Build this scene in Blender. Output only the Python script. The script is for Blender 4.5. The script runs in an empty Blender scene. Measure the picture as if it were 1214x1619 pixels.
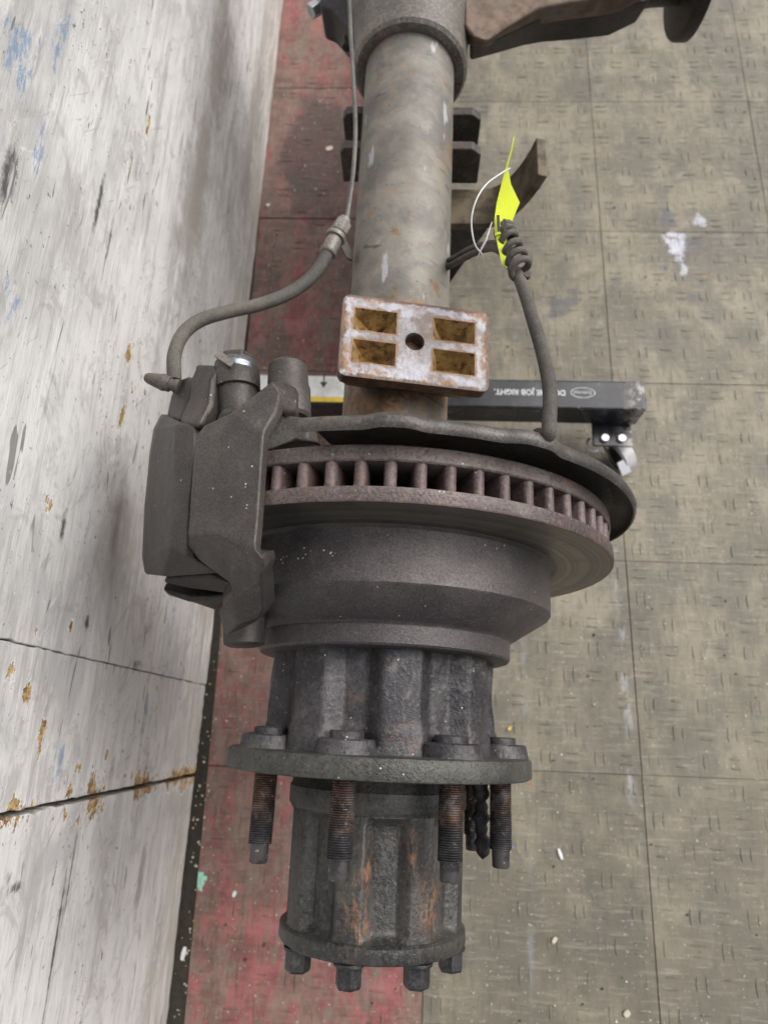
import bpy, bmesh, math, random
from mathutils import Vector, Matrix, Euler
random.seed(7)
SC = bpy.context.scene
COL = SC.collection
R_ = math.radians
PI = math.pi

# ------------------------------------------------------------------ camera
H = 1.016                                   # eye height above the floor
FOC, CX, CY = 1070.0, 607.0, 809.5          # photo pixels (1214 x 1619)
CAMROT = Matrix(((0.99894197, -0.02470881, 0.0387869),
                 (0.03539608, 0.95155516, -0.30543394),
                 (-0.02936096, 0.30648368, 0.95142298)))
cd = bpy.data.cameras.new('camera')
cam = bpy.data.objects.new('camera', cd)
COL.objects.link(cam)
cam.matrix_world = Matrix.Translation((0, 0, H)) @ CAMROT.to_4x4()
cd.sensor_fit = 'VERTICAL'
cd.sensor_height = 36.0
cd.lens = 36.0 * FOC / 1619.0
cd.clip_start = 0.02
cd.clip_end = 100
cd.dof.use_dof = True
cd.dof.focus_distance = 0.47
cd.dof.aperture_fstop = 7.5
SC.camera = cam

# ------------------------------------------------------------------ light: soft open shade under a bright sky
SUN_EL, SUN_AZ = R_(46), R_(58)             # azimuth measured from +Y towards +X
w = bpy.data.worlds.new('World')
SC.world = w
w.use_nodes = True
nt = w.node_tree
bg = nt.nodes['Background']
sky = nt.nodes.new('ShaderNodeTexSky')
sky.sky_type = 'NISHITA'
sky.sun_disc = False
sky.sun_elevation = SUN_EL
sky.sun_rotation = SUN_AZ
sky.dust_density = 6.0
sky.air_density = 1.0
hs = nt.nodes.new('ShaderNodeHueSaturation')
hs.inputs['Saturation'].default_value = 0.28
nt.links.new(sky.outputs[0], hs.inputs['Color'])
nt.links.new(hs.outputs[0], bg.inputs['Color'])
bg.inputs['Strength'].default_value = 0.12
sd = bpy.data.lights.new('sun', 'SUN')
sd.energy = 1.7
sd.angle = R_(60)
sd.color = (1.0, 0.97, 0.93)
sun = bpy.data.objects.new('sun', sd)
COL.objects.link(sun)
dirv = Vector((math.sin(SUN_AZ) * math.cos(SUN_EL), math.cos(SUN_AZ) * math.cos(SUN_EL), math.sin(SUN_EL)))
sun.rotation_euler = dirv.to_track_quat('Z', 'Y').to_euler()
sun.location = dirv * 4
vs = SC.view_settings
vs.view_transform = 'Standard'
vs.look = 'None'
vs.exposure = 0.25
vs.gamma = 1.0
vs.use_curve_mapping = False
SC.render.engine = 'CYCLES'
SC.cycles.use_denoising = True
SC.cycles.use_adaptive_sampling = True
SC.cycles.adaptive_threshold = 0.03
SC.cycles.adaptive_min_samples = 20
SC.cycles.max_bounces = 5
SC.cycles.diffuse_bounces = 3
SC.cycles.glossy_bounces = 3
SC.render.resolution_x, SC.render.resolution_y = 767, 1024

# ------------------------------------------------------------------ measuring: where a ray of the survey meets a height
AXD, YAW, AX0 = 0.595, 0.0095, -0.0201     # axle centre 0.595 m below the eye
ZC = H - AXD
CYW, SYW = math.cos(YAW), math.sin(YAW)


def ray(px, py):
    return CAMROT @ Vector((px - CX, -(py - CY), -FOC))


def at_z(px, py, z):
    r = ray(px, py)
    return r * ((z - H) / r.z) + Vector((0, 0, H))


def at_x(px, py, x):
    r = ray(px, py)
    return r * (x / r.x) + Vector((0, 0, H))


def A(px, py, wd):
    """point in the axle's own frame, wd metres above the axle centre line"""
    q = at_z(px, py, ZC + wd)
    dx, dy = q.x - AX0, q.y
    return Vector((dx * CYW - dy * SYW, dx * SYW + dy * CYW, q.z))


# ------------------------------------------------------------------ node helpers
class NM:
    def __init__(s, name):
        s.m = bpy.data.materials.new(name)
        s.m.use_nodes = True
        s.t = s.m.node_tree
        s.b = s.t.nodes['Principled BSDF']
        g = s.t.nodes.new('ShaderNodeNewGeometry')
        s.pos = g.outputs['Position']
        s.geo = g
        s._bump = None
        s._cache = {}

    def node(s, kind, **kw):
        n = s.t.nodes.new('ShaderNode' + kind)
        for k, v in kw.items():
            setattr(n, k, v)
        return n

    def put(s, sock, v):
        if hasattr(v, 'is_linked') or isinstance(v, bpy.types.NodeSocket):
            s.t.links.new(v, sock)
        else:
            if isinstance(v, (tuple, list)) and len(v) == 3 and sock.type == 'RGBA':
                v = (*v, 1)
            sock.default_value = v

    def math(s, op, a, b=0.0, c=None, clamp=False):
        n = s.node('Math', operation=op, use_clamp=clamp)
        s.put(n.inputs[0], a)
        s.put(n.inputs[1], b)
        if c is not None:
            s.put(n.inputs[2], c)
        return n.outputs[0]

    def sep(s, v=None):
        n = s.node('SeparateXYZ')
        s.put(n.inputs[0], v or s.pos)
        return n.outputs

    def vec(s, stretch, off=(0, 0, 0), v=None):
        n = s.node('Mapping')
        s.put(n.inputs['Vector'], v or s.pos)
        n.inputs['Scale'].default_value = stretch
        n.inputs['Location'].default_value = off
        return n.outputs[0]

    def noise(s, scale, detail=4, rough=.55, stretch=None, off=(0, 0, 0), dist=0, v=None):
        key = (scale, detail, rough, stretch, off, dist)
        if v is None and key in s._cache:
            return s._cache[key]
        n = s.node('TexNoise')
        s.put(n.inputs['Vector'], s.vec(stretch or (1, 1, 1), off, v))
        n.inputs['Scale'].default_value = scale
        n.inputs['Detail'].default_value = min(detail, 4)
        n.inputs['Roughness'].default_value = rough
        n.inputs['Distortion'].default_value = dist
        if v is None:
            s._cache[key] = n.outputs[0]
        return n.outputs[0]

    def voro(s, scale, stretch=None, off=(0, 0, 0)):
        n = s.node('TexVoronoi')
        s.put(n.inputs['Vector'], s.vec(stretch or (1, 1, 1), off))
        n.inputs['Scale'].default_value = scale
        return n.outputs['Distance'], n.outputs['Color']

    def step(s, v, lo, hi):
        n = s.node('MapRange', interpolation_type='SMOOTHSTEP')
        s.put(n.inputs[0], v)
        n.inputs[1].default_value = lo
        n.inputs[2].default_value = hi
        return n.outputs[0]

    def mix(s, f, a, b, mode='MIX'):
        n = s.node('Mix', data_type='RGBA', blend_type=mode)
        s.put(n.inputs[0], f)
        s.put(n.inputs[6], a)
        s.put(n.inputs[7], b)
        return n.outputs[2]

    def mul(s, a, b):
        return s.math('MULTIPLY', a, b)

    def spot(s, centre, radius, fuzz=.6, nz=40, soft=.35):
        """ragged patch round a world point; radius per axis"""
        n = s.node('Mapping')
        s.put(n.inputs['Vector'], s.pos)
        n.vector_type = 'POINT'
        n.inputs['Scale'].default_value = tuple(1 / r for r in radius)
        n.inputs['Location'].default_value = tuple(-c / r for c, r in zip(centre, radius))
        ln = s.node('VectorMath', operation='LENGTH')
        s.put(ln.inputs[0], n.outputs[0])
        d = s.math('ADD', ln.outputs['Value'], s.mul(s.math('SUBTRACT', s.noise(nz, 5, .65), .5), fuzz * 3))
        return s.step(d, 1.0, 1.0 - soft)

    def bump(s, h, strength=.4, dist=.001):
        n = s.node('Bump')
        n.inputs['Strength'].default_value = strength
        n.inputs['Distance'].default_value = dist
        s.put(n.inputs['Height'], h)
        if s._bump:
            s.put(n.inputs['Normal'], s._bump)
        s._bump = n.outputs[0]

    def done(s, col, rough=.6, metal=0.0, spec=.5, **kw):
        s.put(s.b.inputs['Base Color'], col)
        s.put(s.b.inputs['Roughness'], rough)
        s.put(s.b.inputs['Metallic'], metal)
        s.put(s.b.inputs['Specular IOR Level'], spec)
        if s._bump:
            s.put(s.b.inputs['Normal'], s._bump)
        return s.m


def casting(name, c0, c1, c2=None, grain=600, bump=.5, rough=.5, speck=0.0, rust=0.0, metal=.35, dustc=(.23, .215, .20), dust=.25, rc=(.17, .07, .035), splash=None):
    m = NM(name)
    col = m.mix(m.step(m.noise(24, 4, .65), .36, .64), c0, c1)
    if c2:
        col = m.mix(m.step(m.noise(10, 4, .65, off=(3, 1, 7)), .44, .62), col, c2)
    g = m.noise(grain, 3, .7)
    col = m.mix(m.mul(m.step(g, .52, .72), .42), col, tuple(min(1, 1.8 * x) for x in c1))
    col = m.mix(m.mul(m.step(g, .50, .32), .7), col, tuple(.4 * x for x in c0))
    d2 = m.noise(75, 4, .75, off=(5, 5, 5))
    col = m.mix(m.mul(m.step(d2, .50, .72), dust), col, dustc)
    if rust:
        col = m.mix(m.mul(m.step(m.noise(34, 4, .75, off=(1, 9, 2)), .58, .68), rust), col, rc)
    if speck:
        d, c = m.voro(330)
        sel = m.math('GREATER_THAN', m.sep(c)[0], 1.0 - speck)
        col = m.mix(m.mul(m.step(d, .26, .12), sel), col, (.55, .53, .50))
    # bare worn edges
    col = m.mix(m.mul(m.step(m.math('ADD', m.geo.outputs['Pointiness'], m.mul(m.math('SUBTRACT', d2, .5), .12)), .60, .72), .45), col, tuple(min(1, 2.2 * x + .015) for x in c1))
    if splash:
        acc = None
        for (px, py, wd, r) in splash:
            c_ = A(px, py, wd)
            k = m.spot((AX0 + c_.x * CYW + c_.y * SYW, -c_.x * SYW + c_.y * CYW, c_.z), (r, r * .7, .05), .3, 40, .9)
            acc = k if acc is None else m.math('MAXIMUM', acc, k)
        d3, c3 = m.voro(420)
        sel = m.math('GREATER_THAN', m.sep(c3)[1], .62)
        col = m.mix(m.mul(m.mul(m.step(d3, .34, .22), sel), m.step(acc, .25, .5)), col, (.72, .72, .72))
    m.bump(g, bump, .0009)
    m.bump(d2, .4, .0012)
    rr = m.math('ADD', m.mul(d2, .35), rough - .17)
    return m.done(col, rr, metal)


MT = {}
MT['hub'] = casting('dark_hub_casting', (.048, .045, .050), (.076, .071, .077), (.036, .035, .040), grain=520, bump=.7, speck=.02, rust=.15)
MT['spool'] = casting('pitted_hub_casting', (.050, .047, .052), (.086, .081, .087), (.034, .033, .037), grain=330, bump=1.0, speck=.03, rust=.28, dust=.38, rc=(.20, .11, .075))
MT['flange'] = casting('sandy_flange_casting', (.058, .058, .054), (.086, .085, .078), grain=420, bump=.9, speck=.02, dust=.3)
MT['hat'] = casting('brown_grey_drum_casting', (.088, .077, .077), (.118, .104, .103), (.070, .062, .064), grain=620, bump=.45, speck=.006, dust=.16, splash=[(482, 882, .12, .013), (455, 890, .115, .008), (520, 878, .128, .008)])
MT['rim'] = casting('purple_rust_rim', (.108, .082, .079), (.165, .130, .123), (.086, .066, .065), grain=420, bump=.8, speck=.04, rust=.55, dust=.35, rc=(.24, .125, .075), metal=.2)
MT['vane'] = casting('dark_rust_vane', (.105, .072, .072), (.16, .115, .11), grain=420, bump=.8, speck=.04, rust=.5, dust=.2, metal=.1)
MT['caliper'] = casting('brown_grey_caliper_casting', (.058, .051, .050), (.082, .073, .070), (.046, .041, .041), grain=700, bump=.4, speck=.012, dust=.16)
MT['bracket'] = casting('grey_brown_bracket_casting', (.068, .060, .057), (.096, .086, .080), (.055, .049, .047), grain=650, bump=.45, speck=.02, rust=.15, dust=.22, splash=[(396, 738, .183, .004), (388, 766, .182, .004), (392, 800, .182, .004), (380, 702, .18, .003)])
MT['shield'] = casting('dusty_shield_metal', (.080, .074, .070), (.125, .117, .108), (.066, .061, .060), grain=500, bump=.5, rust=.3, dust=.35)
MT['darkiron'] = casting('near_black_iron', (.022, .021, .023), (.040, .037, .038), grain=500, bump=.5, rust=.3, dust=.12, rc=(.09, .045, .028))
MT['housing'] = casting('dusty_housing_casting', (.165, .150, .130), (.25, .228, .195), (.12, .111, .10), grain=330, bump=.8, rust=.5, dust=.4, dustc=(.28, .255, .21))
MT['rubber'] = casting('dusty_rubber', (.050, .046, .041), (.085, .077, .066), (.12, .105, .088), grain=800, bump=.25, rough=.75, metal=0, dust=.3)
MT['hoserub'] = casting('pale_dusty_rubber', (.085, .078, .066), (.125, .115, .097), (.066, .061, .055), grain=800, bump=.25, rough=.78, metal=0, dust=.3)
MT['darkrub'] = casting('black_rubber', (.018, .018, .019), (.042, .041, .04), grain=500, bump=.6, rough=.6, metal=0, dust=.22)
MT['line'] = casting('dull_steel_line', (.10, .096, .09), (.15, .143, .132), grain=500, bump=.3, dust=.25)
MT['fitting'] = casting('dusty_fitting_metal', (.16, .148, .13), (.24, .222, .195), grain=500, bump=.4, rust=.2, dust=.4)
MT['bolt'] = casting('black_oxide_bolt', (.032, .032, .034), (.058, .057, .058), grain=420, bump=.5, rust=.15, rough=.42, metal=.5)


def m_rotor_face():
    m = NM('worn_rotor_face')
    x, y, z = m.sep(m.pos)
    dx = m.math('SUBTRACT', x, AX0 + .136 * SYW)
    dz = m.math('SUBTRACT', z, ZC)
    r = m.math('SQRT', m.math('ADD', m.mul(dx, dx), m.mul(dz, dz)))
    cb = m.node('CombineXYZ')
    m.put(cb.inputs[0], r)
    n1 = m.noise(700, 3, .8, v=cb.outputs[0])
    n2 = m.noise(110, 3, .7, v=cb.outputs[0])
    col = m.mix(m.step(n2, .35, .65), (.14, .13, .11), (.27, .255, .22))
    col = m.mix(m.mul(m.step(n1, .5, .62), .6), col, (.42, .40, .35))
    col = m.mix(m.mul(m.step(n1, .45, .33), .6), col, (.06, .055, .05))
    col = m.mix(m.mul(m.step(m.noise(40, 4, .7), .5, .68), .4), col, (.10, .085, .07))
    col = m.mix(m.step(m.math('ADD', r, m.mul(m.noise(90), .003)), .1908, .1938), col, (.22, .11, .055))
    col = m.mix(m.step(r, .152, .145), col, (.09, .06, .055))
    m.bump(n1, .5, .0006)
    return m.done(col, .36, .8)


MT['rotor_face'] = m_rotor_face()


def m_tube():
    m = NM('weathered_axle_tube')
    x, y, z = m.sep()
    col = m.mix(m.step(m.noise(16, 4, .65), .36, .62), (.140, .129, .110), (.23, .21, .178))
    sw = m.noise(12, 4, .7, stretch=(1, 1.3, 1), off=(4, 2, 0), dist=1.2)
    col = m.mix(m.mul(m.step(sw, .42, .66), .75), col, (.125, .121, .118))
    col = m.mix(m.mul(m.step(m.noise(30, 4, .8, off=(2, 2, 2)), .52, .72), .55), col, (.085, .083, .080))
    col = m.mix(m.mul(m.step(m.noise(34, 4, .75, off=(8, 0, 4)), .54, .70), .5), col, (.30, .275, .225))
    col = m.mix(m.mul(m.step(m.noise(20, 4, .7, off=(8, 3, 4)), .56, .66), .5), col, (.27, .19, .125))
    near = m.step(y, .43, .36)
    nr = m.noise(38, 4, .75, off=(0, 7, 1))
    thr = m.math('ADD', nr, m.mul(near, .17))
    col = m.mix(m.mul(m.step(thr, .61, .68), .85), col, m.mix(m.step(m.noise(90, 3, .7), .4, .6), (.16, .085, .04), (.30, .17, .085)))
    scr = m.noise(60, 3, .5, stretch=(1.2, .22, 1.2), off=(3, 3, 1))
    col = m.mix(m.mul(m.step(scr, .665, .70), .7), col, (.46, .46, .49))
    scr2 = m.noise(85, 2, .5, stretch=(.4, 1.6, .3), off=(9, 3, 1), dist=.6)
    col = m.mix(m.mul(m.step(scr2, .69, .72), .7), col, (.045, .045, .045))
    k = m.noise(210, 3, .7)
    col = m.mix(m.mul(m.step(k, .64, .70), .7), col, (.06, .055, .05))
    m.bump(k, .4, .0008)
    m.bump(nr, .4, .0014)
    return m.done(col, m.math('ADD', m.mul(sw, .3), .40), .12)


MT['tube'] = m_tube()


def m_rust(name='flaky_rust', a=(.115, .075, .055), b=(.21, .155, .12), c=(.16, .137, .112)):
    m = NM(name)
    col = m.mix(m.step(m.noise(40, 6, .65), .38, .62), a, b)
    col = m.mix(m.step(m.noise(18, 5, .6, off=(3, 3, 3)), .5, .66), col, c)
    m.bump(m.noise(260, 5, .7), .6, .001)
    return m.done(col, .8, .1)


MT['rust'] = m_rust()
MT['saddle'] = m_rust('oily_brown_plate', (.065, .052, .036), (.165, .130, .085), (.095, .08, .058))
MT['plate'] = casting('brown_grey_plate', (.050, .045, .040), (.085, .077, .068), (.036, .033, .031), grain=400, bump=.6, rust=.3, dust=.35)
MT['orange'] = m_rust('bright_rust', (.20, .075, .03), (.36, .16, .06), (.14, .07, .05))


def m_ochre():
    m = NM('ochre_pocket_rust')
    col = m.mix(m.step(m.noise(70, 6, .7), .35, .65), (.19, .105, .032), (.39, .255, .09))
    col = m.mix(m.step(m.noise(130, 5, .75, off=(3, 3, 3)), .50, .62), col, (.085, .048, .022))
    m.bump(m.noise(200, 5, .7), .6, .001)
    return m.done(col, .8, 0)


MT['ochre'] = m_ochre()

# perch frame: turned about the axle axis
PROT = R_(10.6)


def m_perch():
    m = NM('bare_perch_metal')
    tc = m.node('TexCoord')
    ob = tc.outputs['Object']
    x, y, z = m.sep(ob)
    ex = m.math('ABSOLUTE', x)
    ey = m.math('ABSOLUTE', y)
    e = m.math('MAXIMUM', m.math('SUBTRACT', ex, .0655), m.math('SUBTRACT', ey, .0398))   # 0 at the edge, negative inside
    nf = m.noise(75, 4, .75)
    nz = m.math('SUBTRACT', nf, .5)
    nm = m.noise(32, 4, .7, off=(7, 1, 1))
    nz2 = m.math('SUBTRACT', nm, .5)
    col = m.mix(m.step(nm, .38, .62), (.21, .20, .20), (.35, .335, .36))
    col = m.mix(m.mul(m.step(m.noise(36, 4, .75, off=(3, 6, 2)), .48, .60), .85), col, (.17, .125, .105))
    col = m.mix(m.mul(m.step(m.noise(95, 4, .75, off=(3, 1, 2)), .56, .68), .7), col, (.22, .135, .085))
    bn = m.math('ADD', m.mul(m.math('SUBTRACT', m.noise(150, 3, .7, off=(4, 4, 4)), .5), .02), e)
    band = m.step(m.math('ADD', bn, m.mul(nz2, .030)), -.018, -.009)
    inn = m.step(m.math('ADD', e, m.mul(nz, .014)), -.0045, -.0015)
    col = m.mix(m.mul(band, m.step(m.noise(28, 3, .7, off=(2, 2, 6)), .40, .56)), col, m.mix(nf, (.29, .29, .325), (.44, .44, .49)))
    rn = m.noise(40, 4, .75, off=(1, 8, 3))
    col = m.mix(m.mul(m.step(m.math('ADD', e, m.mul(nz, .02)), -.010, -.004), m.step(rn, .46, .58)), col, (.24, .135, .075))
    col = m.mix(inn, col, m.mix(rn, (.08, .052, .043), (.165, .10, .068)))
    # rust halo round the pockets
    hx_ = m.math('ABSOLUTE', m.math('SUBTRACT', m.math('ABSOLUTE', m.math('ADD', x, .001)), .035))
    hy_ = m.math('ABSOLUTE', m.math('SUBTRACT', m.math('ABSOLUTE', m.math('SUBTRACT', y, .001)), .0155))
    hd = m.math('MAXIMUM', m.math('SUBTRACT', hx_, .0190), m.math('SUBTRACT', hy_, .0113))
    col = m.mix(m.mul(m.step(m.math('ADD', hd, m.mul(nz, .012)), .0028, .0005), .85), col, m.mix(rn, (.13, .07, .045), (.30, .17, .075)))
    low = m.step(z, -.002, -.006)
    col = m.mix(m.mul(low, .92), col, m.mix(m.step(nf, .38, .62), (.065, .043, .038), (.20, .118, .075)))
    m.bump(nf, .8, .0016)
    m.bump(nm, .7, .002)
    return m.done(col, .5, .3)


MT['perch'] = m_perch()


def m_stud():
    m = NM('rusty_stud_thread')
    tc = m.node('TexCoord')
    x, y, z = m.sep(tc.outputs['Object'])
    n = m.noise(55, 4, .75)
    f = m.math('ADD', y, m.mul(m.math('SUBTRACT', n, .5), .09))
    col = m.mix(m.step(m.noise(110, 4, .75), .4, .62), (.075, .045, .033), (.185, .105, .07))
    col = m.mix(m.mul(m.step(n, .52, .62), .8), col, (.15, .15, .155))
    col = m.mix(m.step(f, -.064, -.076), col, (.048, .047, .05))
    col = m.mix(m.mul(m.step(f, -.090, -.096), .6), col, (.11, .10, .098))
    col = m.mix(m.step(m.noise(170, 3, .75, off=(2, 2, 2)), .63, .69), col, (.45, .43, .42))
    col = m.mix(m.mul(m.step(m.noise(70, 4, .75, off=(6, 2, 2)), .52, .62), .85), col, (.026, .025, .026))
    m.bump(m.noise(300, 4, .75), .6, .0009)
    return m.done(col, .5, .45)


MT['stud'] = m_stud()


def m_cap():
    m = NM('greasy_hub_cap_casting')
    n1 = m.noise(22, 4, .65)
    col = m.mix(m.step(n1, .36, .64), (.038, .037, .037), (.072, .069, .064))
    g = m.noise(330, 3, .75)
    col = m.mix(m.mul(m.step(g, .50, .70), .5), col, (.15, .145, .135))
    col = m.mix(m.mul(m.step(g, .46, .32), .7), col, (.012, .012, .012))
    st = m.noise(60, 4, .7, stretch=(1.4, .35, 1.4))
    col = m.mix(m.mul(m.step(st, .52, .66), .5), col, (.105, .098, .088))
    # rust bleeding down the ribs
    rs = m.noise(120, 4, .8, stretch=(1.5, .4, 1.5), off=(2, 0, 3))
    rcol = m.mix(m.step(m.noise(80, 3, .7), .4, .62), (.13, .07, .04), (.30, .165, .095))
    acc = None
    for c, r in (((A(565, 1440, .066)), (.014, .034, .03)), ((A(680, 1420, .05)), (.016, .036, .03)), ((A(582, 1370, .066)), (.006, .022, .03)), ((A(650, 1340, .06)), (.006, .026, .03))):
        wc = (AX0 + c.x * CYW + c.y * SYW, -c.x * SYW + c.y * CYW, c.z)
        k = m.spot(wc, r, .35, 90, .9)
        acc = k if acc is None else m.math('MAXIMUM', acc, k)
    col = m.mix(m.mul(acc, m.step(rs, .47, .56)), col, rcol)
    m.bump(g, .8, .001)
    m.bump(st, .6, .0014)
    return m.done(col, m.math('ADD', m.mul(n1, .4), .25), .35)


MT['cap'] = m_cap()


def m_simple(name, col, rough=.5, metal=0., nz=0.2, dark=None, scale=60, bump=.15):
    m = NM(name)
    d = dark or tuple(x * .6 for x in col)
    c = m.mix(m.mul(m.step(m.noise(scale, 5, .65), .4, .7), nz * 3), col, d)
    m.bump(m.noise(scale * 6, 3, .6), bump, .0006)
    return m.done(c, rough, metal)


MT['zinc'] = m_simple('bright_zinc', (.66, .67, .70), .28, .9, .12)
MT['clip'] = m_simple('blued_spring_steel', (.115, .122, .145), .36, .6, .33, (.09, .083, .076), 160)
MT['zinc_dull'] = m_simple('blued_bare_steel', (.26, .30, .37), .3, .85, .3, (.07, .07, .075), 260)
MT['tag'] = m_simple('fluorescent_yellow_card', (.60, .68, .035), .5, 0, .10, (.42, .48, .02), 80)
MT['ink'] = m_simple('black_ink', (.02, .02, .02), .6)
MT['tie'] = m_simple('milky_nylon', (.66, .66, .66), .35)
MT['print'] = m_simple('white_screen_print', (.62, .64, .66), .5, 0, .25, (.2, .21, .22), 300)
MT['label_white'] = m_simple('white_label', (.66, .67, .66), .45, 0, .2, (.42, .42, .40), 70)
MT['label_yellow'] = m_simple('yellow_label', (.68, .48, .05), .45, 0, .2, None, 70)
MT['wheel'] = m_simple('grey_caster_tread', (.55, .54, .55), .35, 0, .15)


def m_black():
    m = NM('scuffed_black_paint')
    col = m.mix(m.step(m.noise(25, 5, .6), .4, .7), (.014, .015, .018), (.034, .036, .042))
    col = m.mix(m.mul(m.step(m.noise(60, 6, .7, off=(2, 5, 1)), .62, .7), .7), col, (.22, .22, .23))
    e = m.step(m.sep()[0], .30, .34)
    col = m.mix(m.mul(e, m.step(m.noise(70, 6, .75, off=(8, 5, 1)), .46, .56)), col, (.33, .30, .28))
    m.bump(m.noise(300, 3, .6), .15, .0005)
    return m.done(col, m.mix(m.noise(50), (.15, .15, .15), (.34, .34, .34)), .1)


MT['black'] = m_black()


def m_wall():
    m = NM('scuffed_white_paint')
    x, y, z = m.sep()
    cl = m.noise(6, 3, .6)                                   # where the wall took its knocks
    col = m.mix(m.step(cl, .34, .64), (.57, .565, .556), (.70, .697, .692))
    s1 = m.noise(30, 4, .75, stretch=(1, .17, 1), off=(0, 3, 1))
    col = m.mix(m.mul(m.step(s1, .50, .66), .62), col, (.40, .39, .375))
    s2 = m.noise(85, 4, .75, stretch=(1, .09, 1.3), off=(0, 1, 6))
    col = m.mix(m.mul(m.step(s2, .53, .66), .5), col, (.34, .325, .305))
    col = m.mix(m.mul(m.step(s2, .46, .34), .6), col, (.76, .76, .775))
    big = m.noise(9, 4, .7, stretch=(1, .55, 1), off=(0, 4, 9), dist=.8)
    col = m.mix(m.mul(m.step(big, .47, .64), .6), col, (.42, .42, .425))
    # grime near the floor
    low = m.step(z, .20, .02)
    g = m.noise(70, 4, .75, stretch=(1, .12, 1.5), off=(0, 2, 2))
    col = m.mix(m.mul(low, m.mul(m.step(g, .36, .60), .7)), col, (.31, .265, .195))
    # scratches: along the boards, and slanting
    h = m.noise(130, 2, .5, stretch=(1, .10, .6), off=(0, 1, 4), dist=.7)
    col = m.mix(m.mul(m.step(h, .68, .71), .75), col, (.13, .125, .12))
    hr = m.node('Mapping')
    m.put(hr.inputs['Vector'], m.pos)
    hr.inputs['Rotation'].default_value = (R_(38), 0, 0)
    h2 = m.noise(110, 3, .6, stretch=(1, .10, 1), dist=.5, v=hr.outputs[0])
    col = m.mix(m.mul(m.step(h2, .66, .70), .4), col, (.28, .27, .265))
    col = m.mix(m.mul(m.step(h2, .34, .28), .4), col, (.80, .80, .82))
    cl2 = m.noise(22, 4, .8, stretch=(1, .6, 1), off=(0, 3, 8), dist=1.0)
    col = m.mix(m.mul(m.step(cl2, .52, .66), .5), col, (.36, .345, .325))
    # nicks and speckled dirt
    reg2 = m.noise(9, 2, .6, stretch=(1, .35, 1), off=(0, 9, 2))
    sp = m.noise(150, 3, .8, stretch=(1, .6, 1), off=(0, 3, 3))
    col = m.mix(m.mul(m.step(m.math('ADD', sp, m.mul(m.step(reg2, .46, .62), .05)), .665, .70), .85), col, (.13, .12, .115))
    # blue rubbed off from something
    bl = m.noise(170, 4, .85, stretch=(1, .28, 1), off=(0, 7, 3))
    reg = m.noise(7, 2, .6, stretch=(1, .45, 1), off=(0, 5, 5))
    acc = None
    for (px, py, ry, rz) in ((30, 90, .07, .03), (60, 240, .05, .015), (15, 470, .03, .02), (95, 60, .07, .012), (230, 1130, .05, .012), (235, 1240, .035, .016), (270, 1000, .07, .011), (95, 1200, .05, .012), (255, 1070, .01, .012)):
        p = at_x(px, py, WX)
        k = m.spot((WX, p.y, p.z), (.05, ry, rz), .3, 40, .9)
        acc = k if acc is None else m.math('MAXIMUM', acc, k)
    col = m.mix(m.mul(m.step(m.math('ADD', bl, m.mul(acc, .17)), .60, .74), .7), col, (.15, .26, .43))
    # chips down to bare wood, gathered in rows
    ch = m.noise(75, 4, .8, stretch=(1, .5, 1), off=(0, 2, 5))
    reg2 = m.noise(9, 2, .6, stretch=(1, .35, 1), off=(0, 9, 2))
    acc = None
    for (px, py, ry, rz) in ((204, 240, .04, .012), (235, 190, .05, .008), (75, 790, .03, .014), (190, 660, .03, .008), (60, 1000, .014, .016), (65, 1170, .03, .012), (45, 1100, .02, .016), (170, 1190, .012, .007), (128, 1215, .008, .016), (20, 1060, .02, .012), (200, 560, .03, .010), (110, 990, .012, .008)):
        p = at_x(px, py, WX)
        k = m.spot((WX, p.y, p.z), (.05, ry, rz), .3, 40, .9)
        acc = k if acc is None else m.math('MAXIMUM', acc, k)
    edge = m.math('ABSOLUTE', m.math('SUBTRACT', y, GAPY))
    acc = m.math('MAXIMUM', acc, m.mul(m.step(edge, .030, .002), m.step(m.noise(12, 2, .5, off=(0, 2, 8)), .40, .50)))
    lvl = m.math('ADD', m.math('ADD', ch, m.mul(acc, .25)), m.mul(m.step(reg2, .50, .64), .085))
    chip = m.step(lvl, .715, .74)
    halo = m.step(lvl, .66, .70)
    wood = m.mix(m.step(m.noise(190, 3, .8, stretch=(1, 1, .5)), .38, .62), (.22, .125, .05), (.56, .40, .20))
    col = m.mix(m.mul(halo, .65), col, (.78, .78, .79))
    col = m.mix(chip, col, wood)
    # black rubber scuff and long dark strokes
    acc = None
    for (px, py, ry, rz) in ((218, 265, .020, .008), (232, 170, .018, .005), (226, 320, .016, .0022), (12, 280, .04, .012), (168, 400, .045, .003), (155, 320, .05, .005), (90, 1490, .08, .003), (112, 1390, .06, .004), (98, 830, .018, .006), (25, 1405, .006, .014), (135, 985, .009, .007), (215, 1050, .006, .02)):
        p = at_x(px, py, WX)
        k = m.spot((WX, p.y, p.z), (.05, ry, rz), .55, 120, .8)
        acc = k if acc is None else m.math('MAXIMUM', acc, k)
    col = m.mix(m.mul(acc, m.mul(m.step(s2, .40, .50), .9)), col, (.06, .06, .065))
    acc = None
    for (px, py, ry, rz) in ((222, 1400, .06, .014), (310, 300, .22, .06), (350, 80, .30, .06), (400, 200, .30, .05), (190, 850, .07, .06), (330, 700, .12, .05)):  # broad grime patches; the one left of the caliper paints its soft shadow
        p = at_x(px, py, WX)
        k = m.spot((WX, p.y, p.z), (.05, ry, rz), .5, 40, .8)
        acc = k if acc is None else m.math('MAXIMUM', acc, k)
    col = m.mix(m.mul(acc, m.mul(m.step(s1, .22, .52), .85)), col, (.30, .28, .255))
    hgt = m.math('SUBTRACT', m.math('ADD', m.mul(s2, .6), m.mul(sp, .25)), m.mul(chip, .5))
    m.bump(hgt, .6, .0022)
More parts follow.
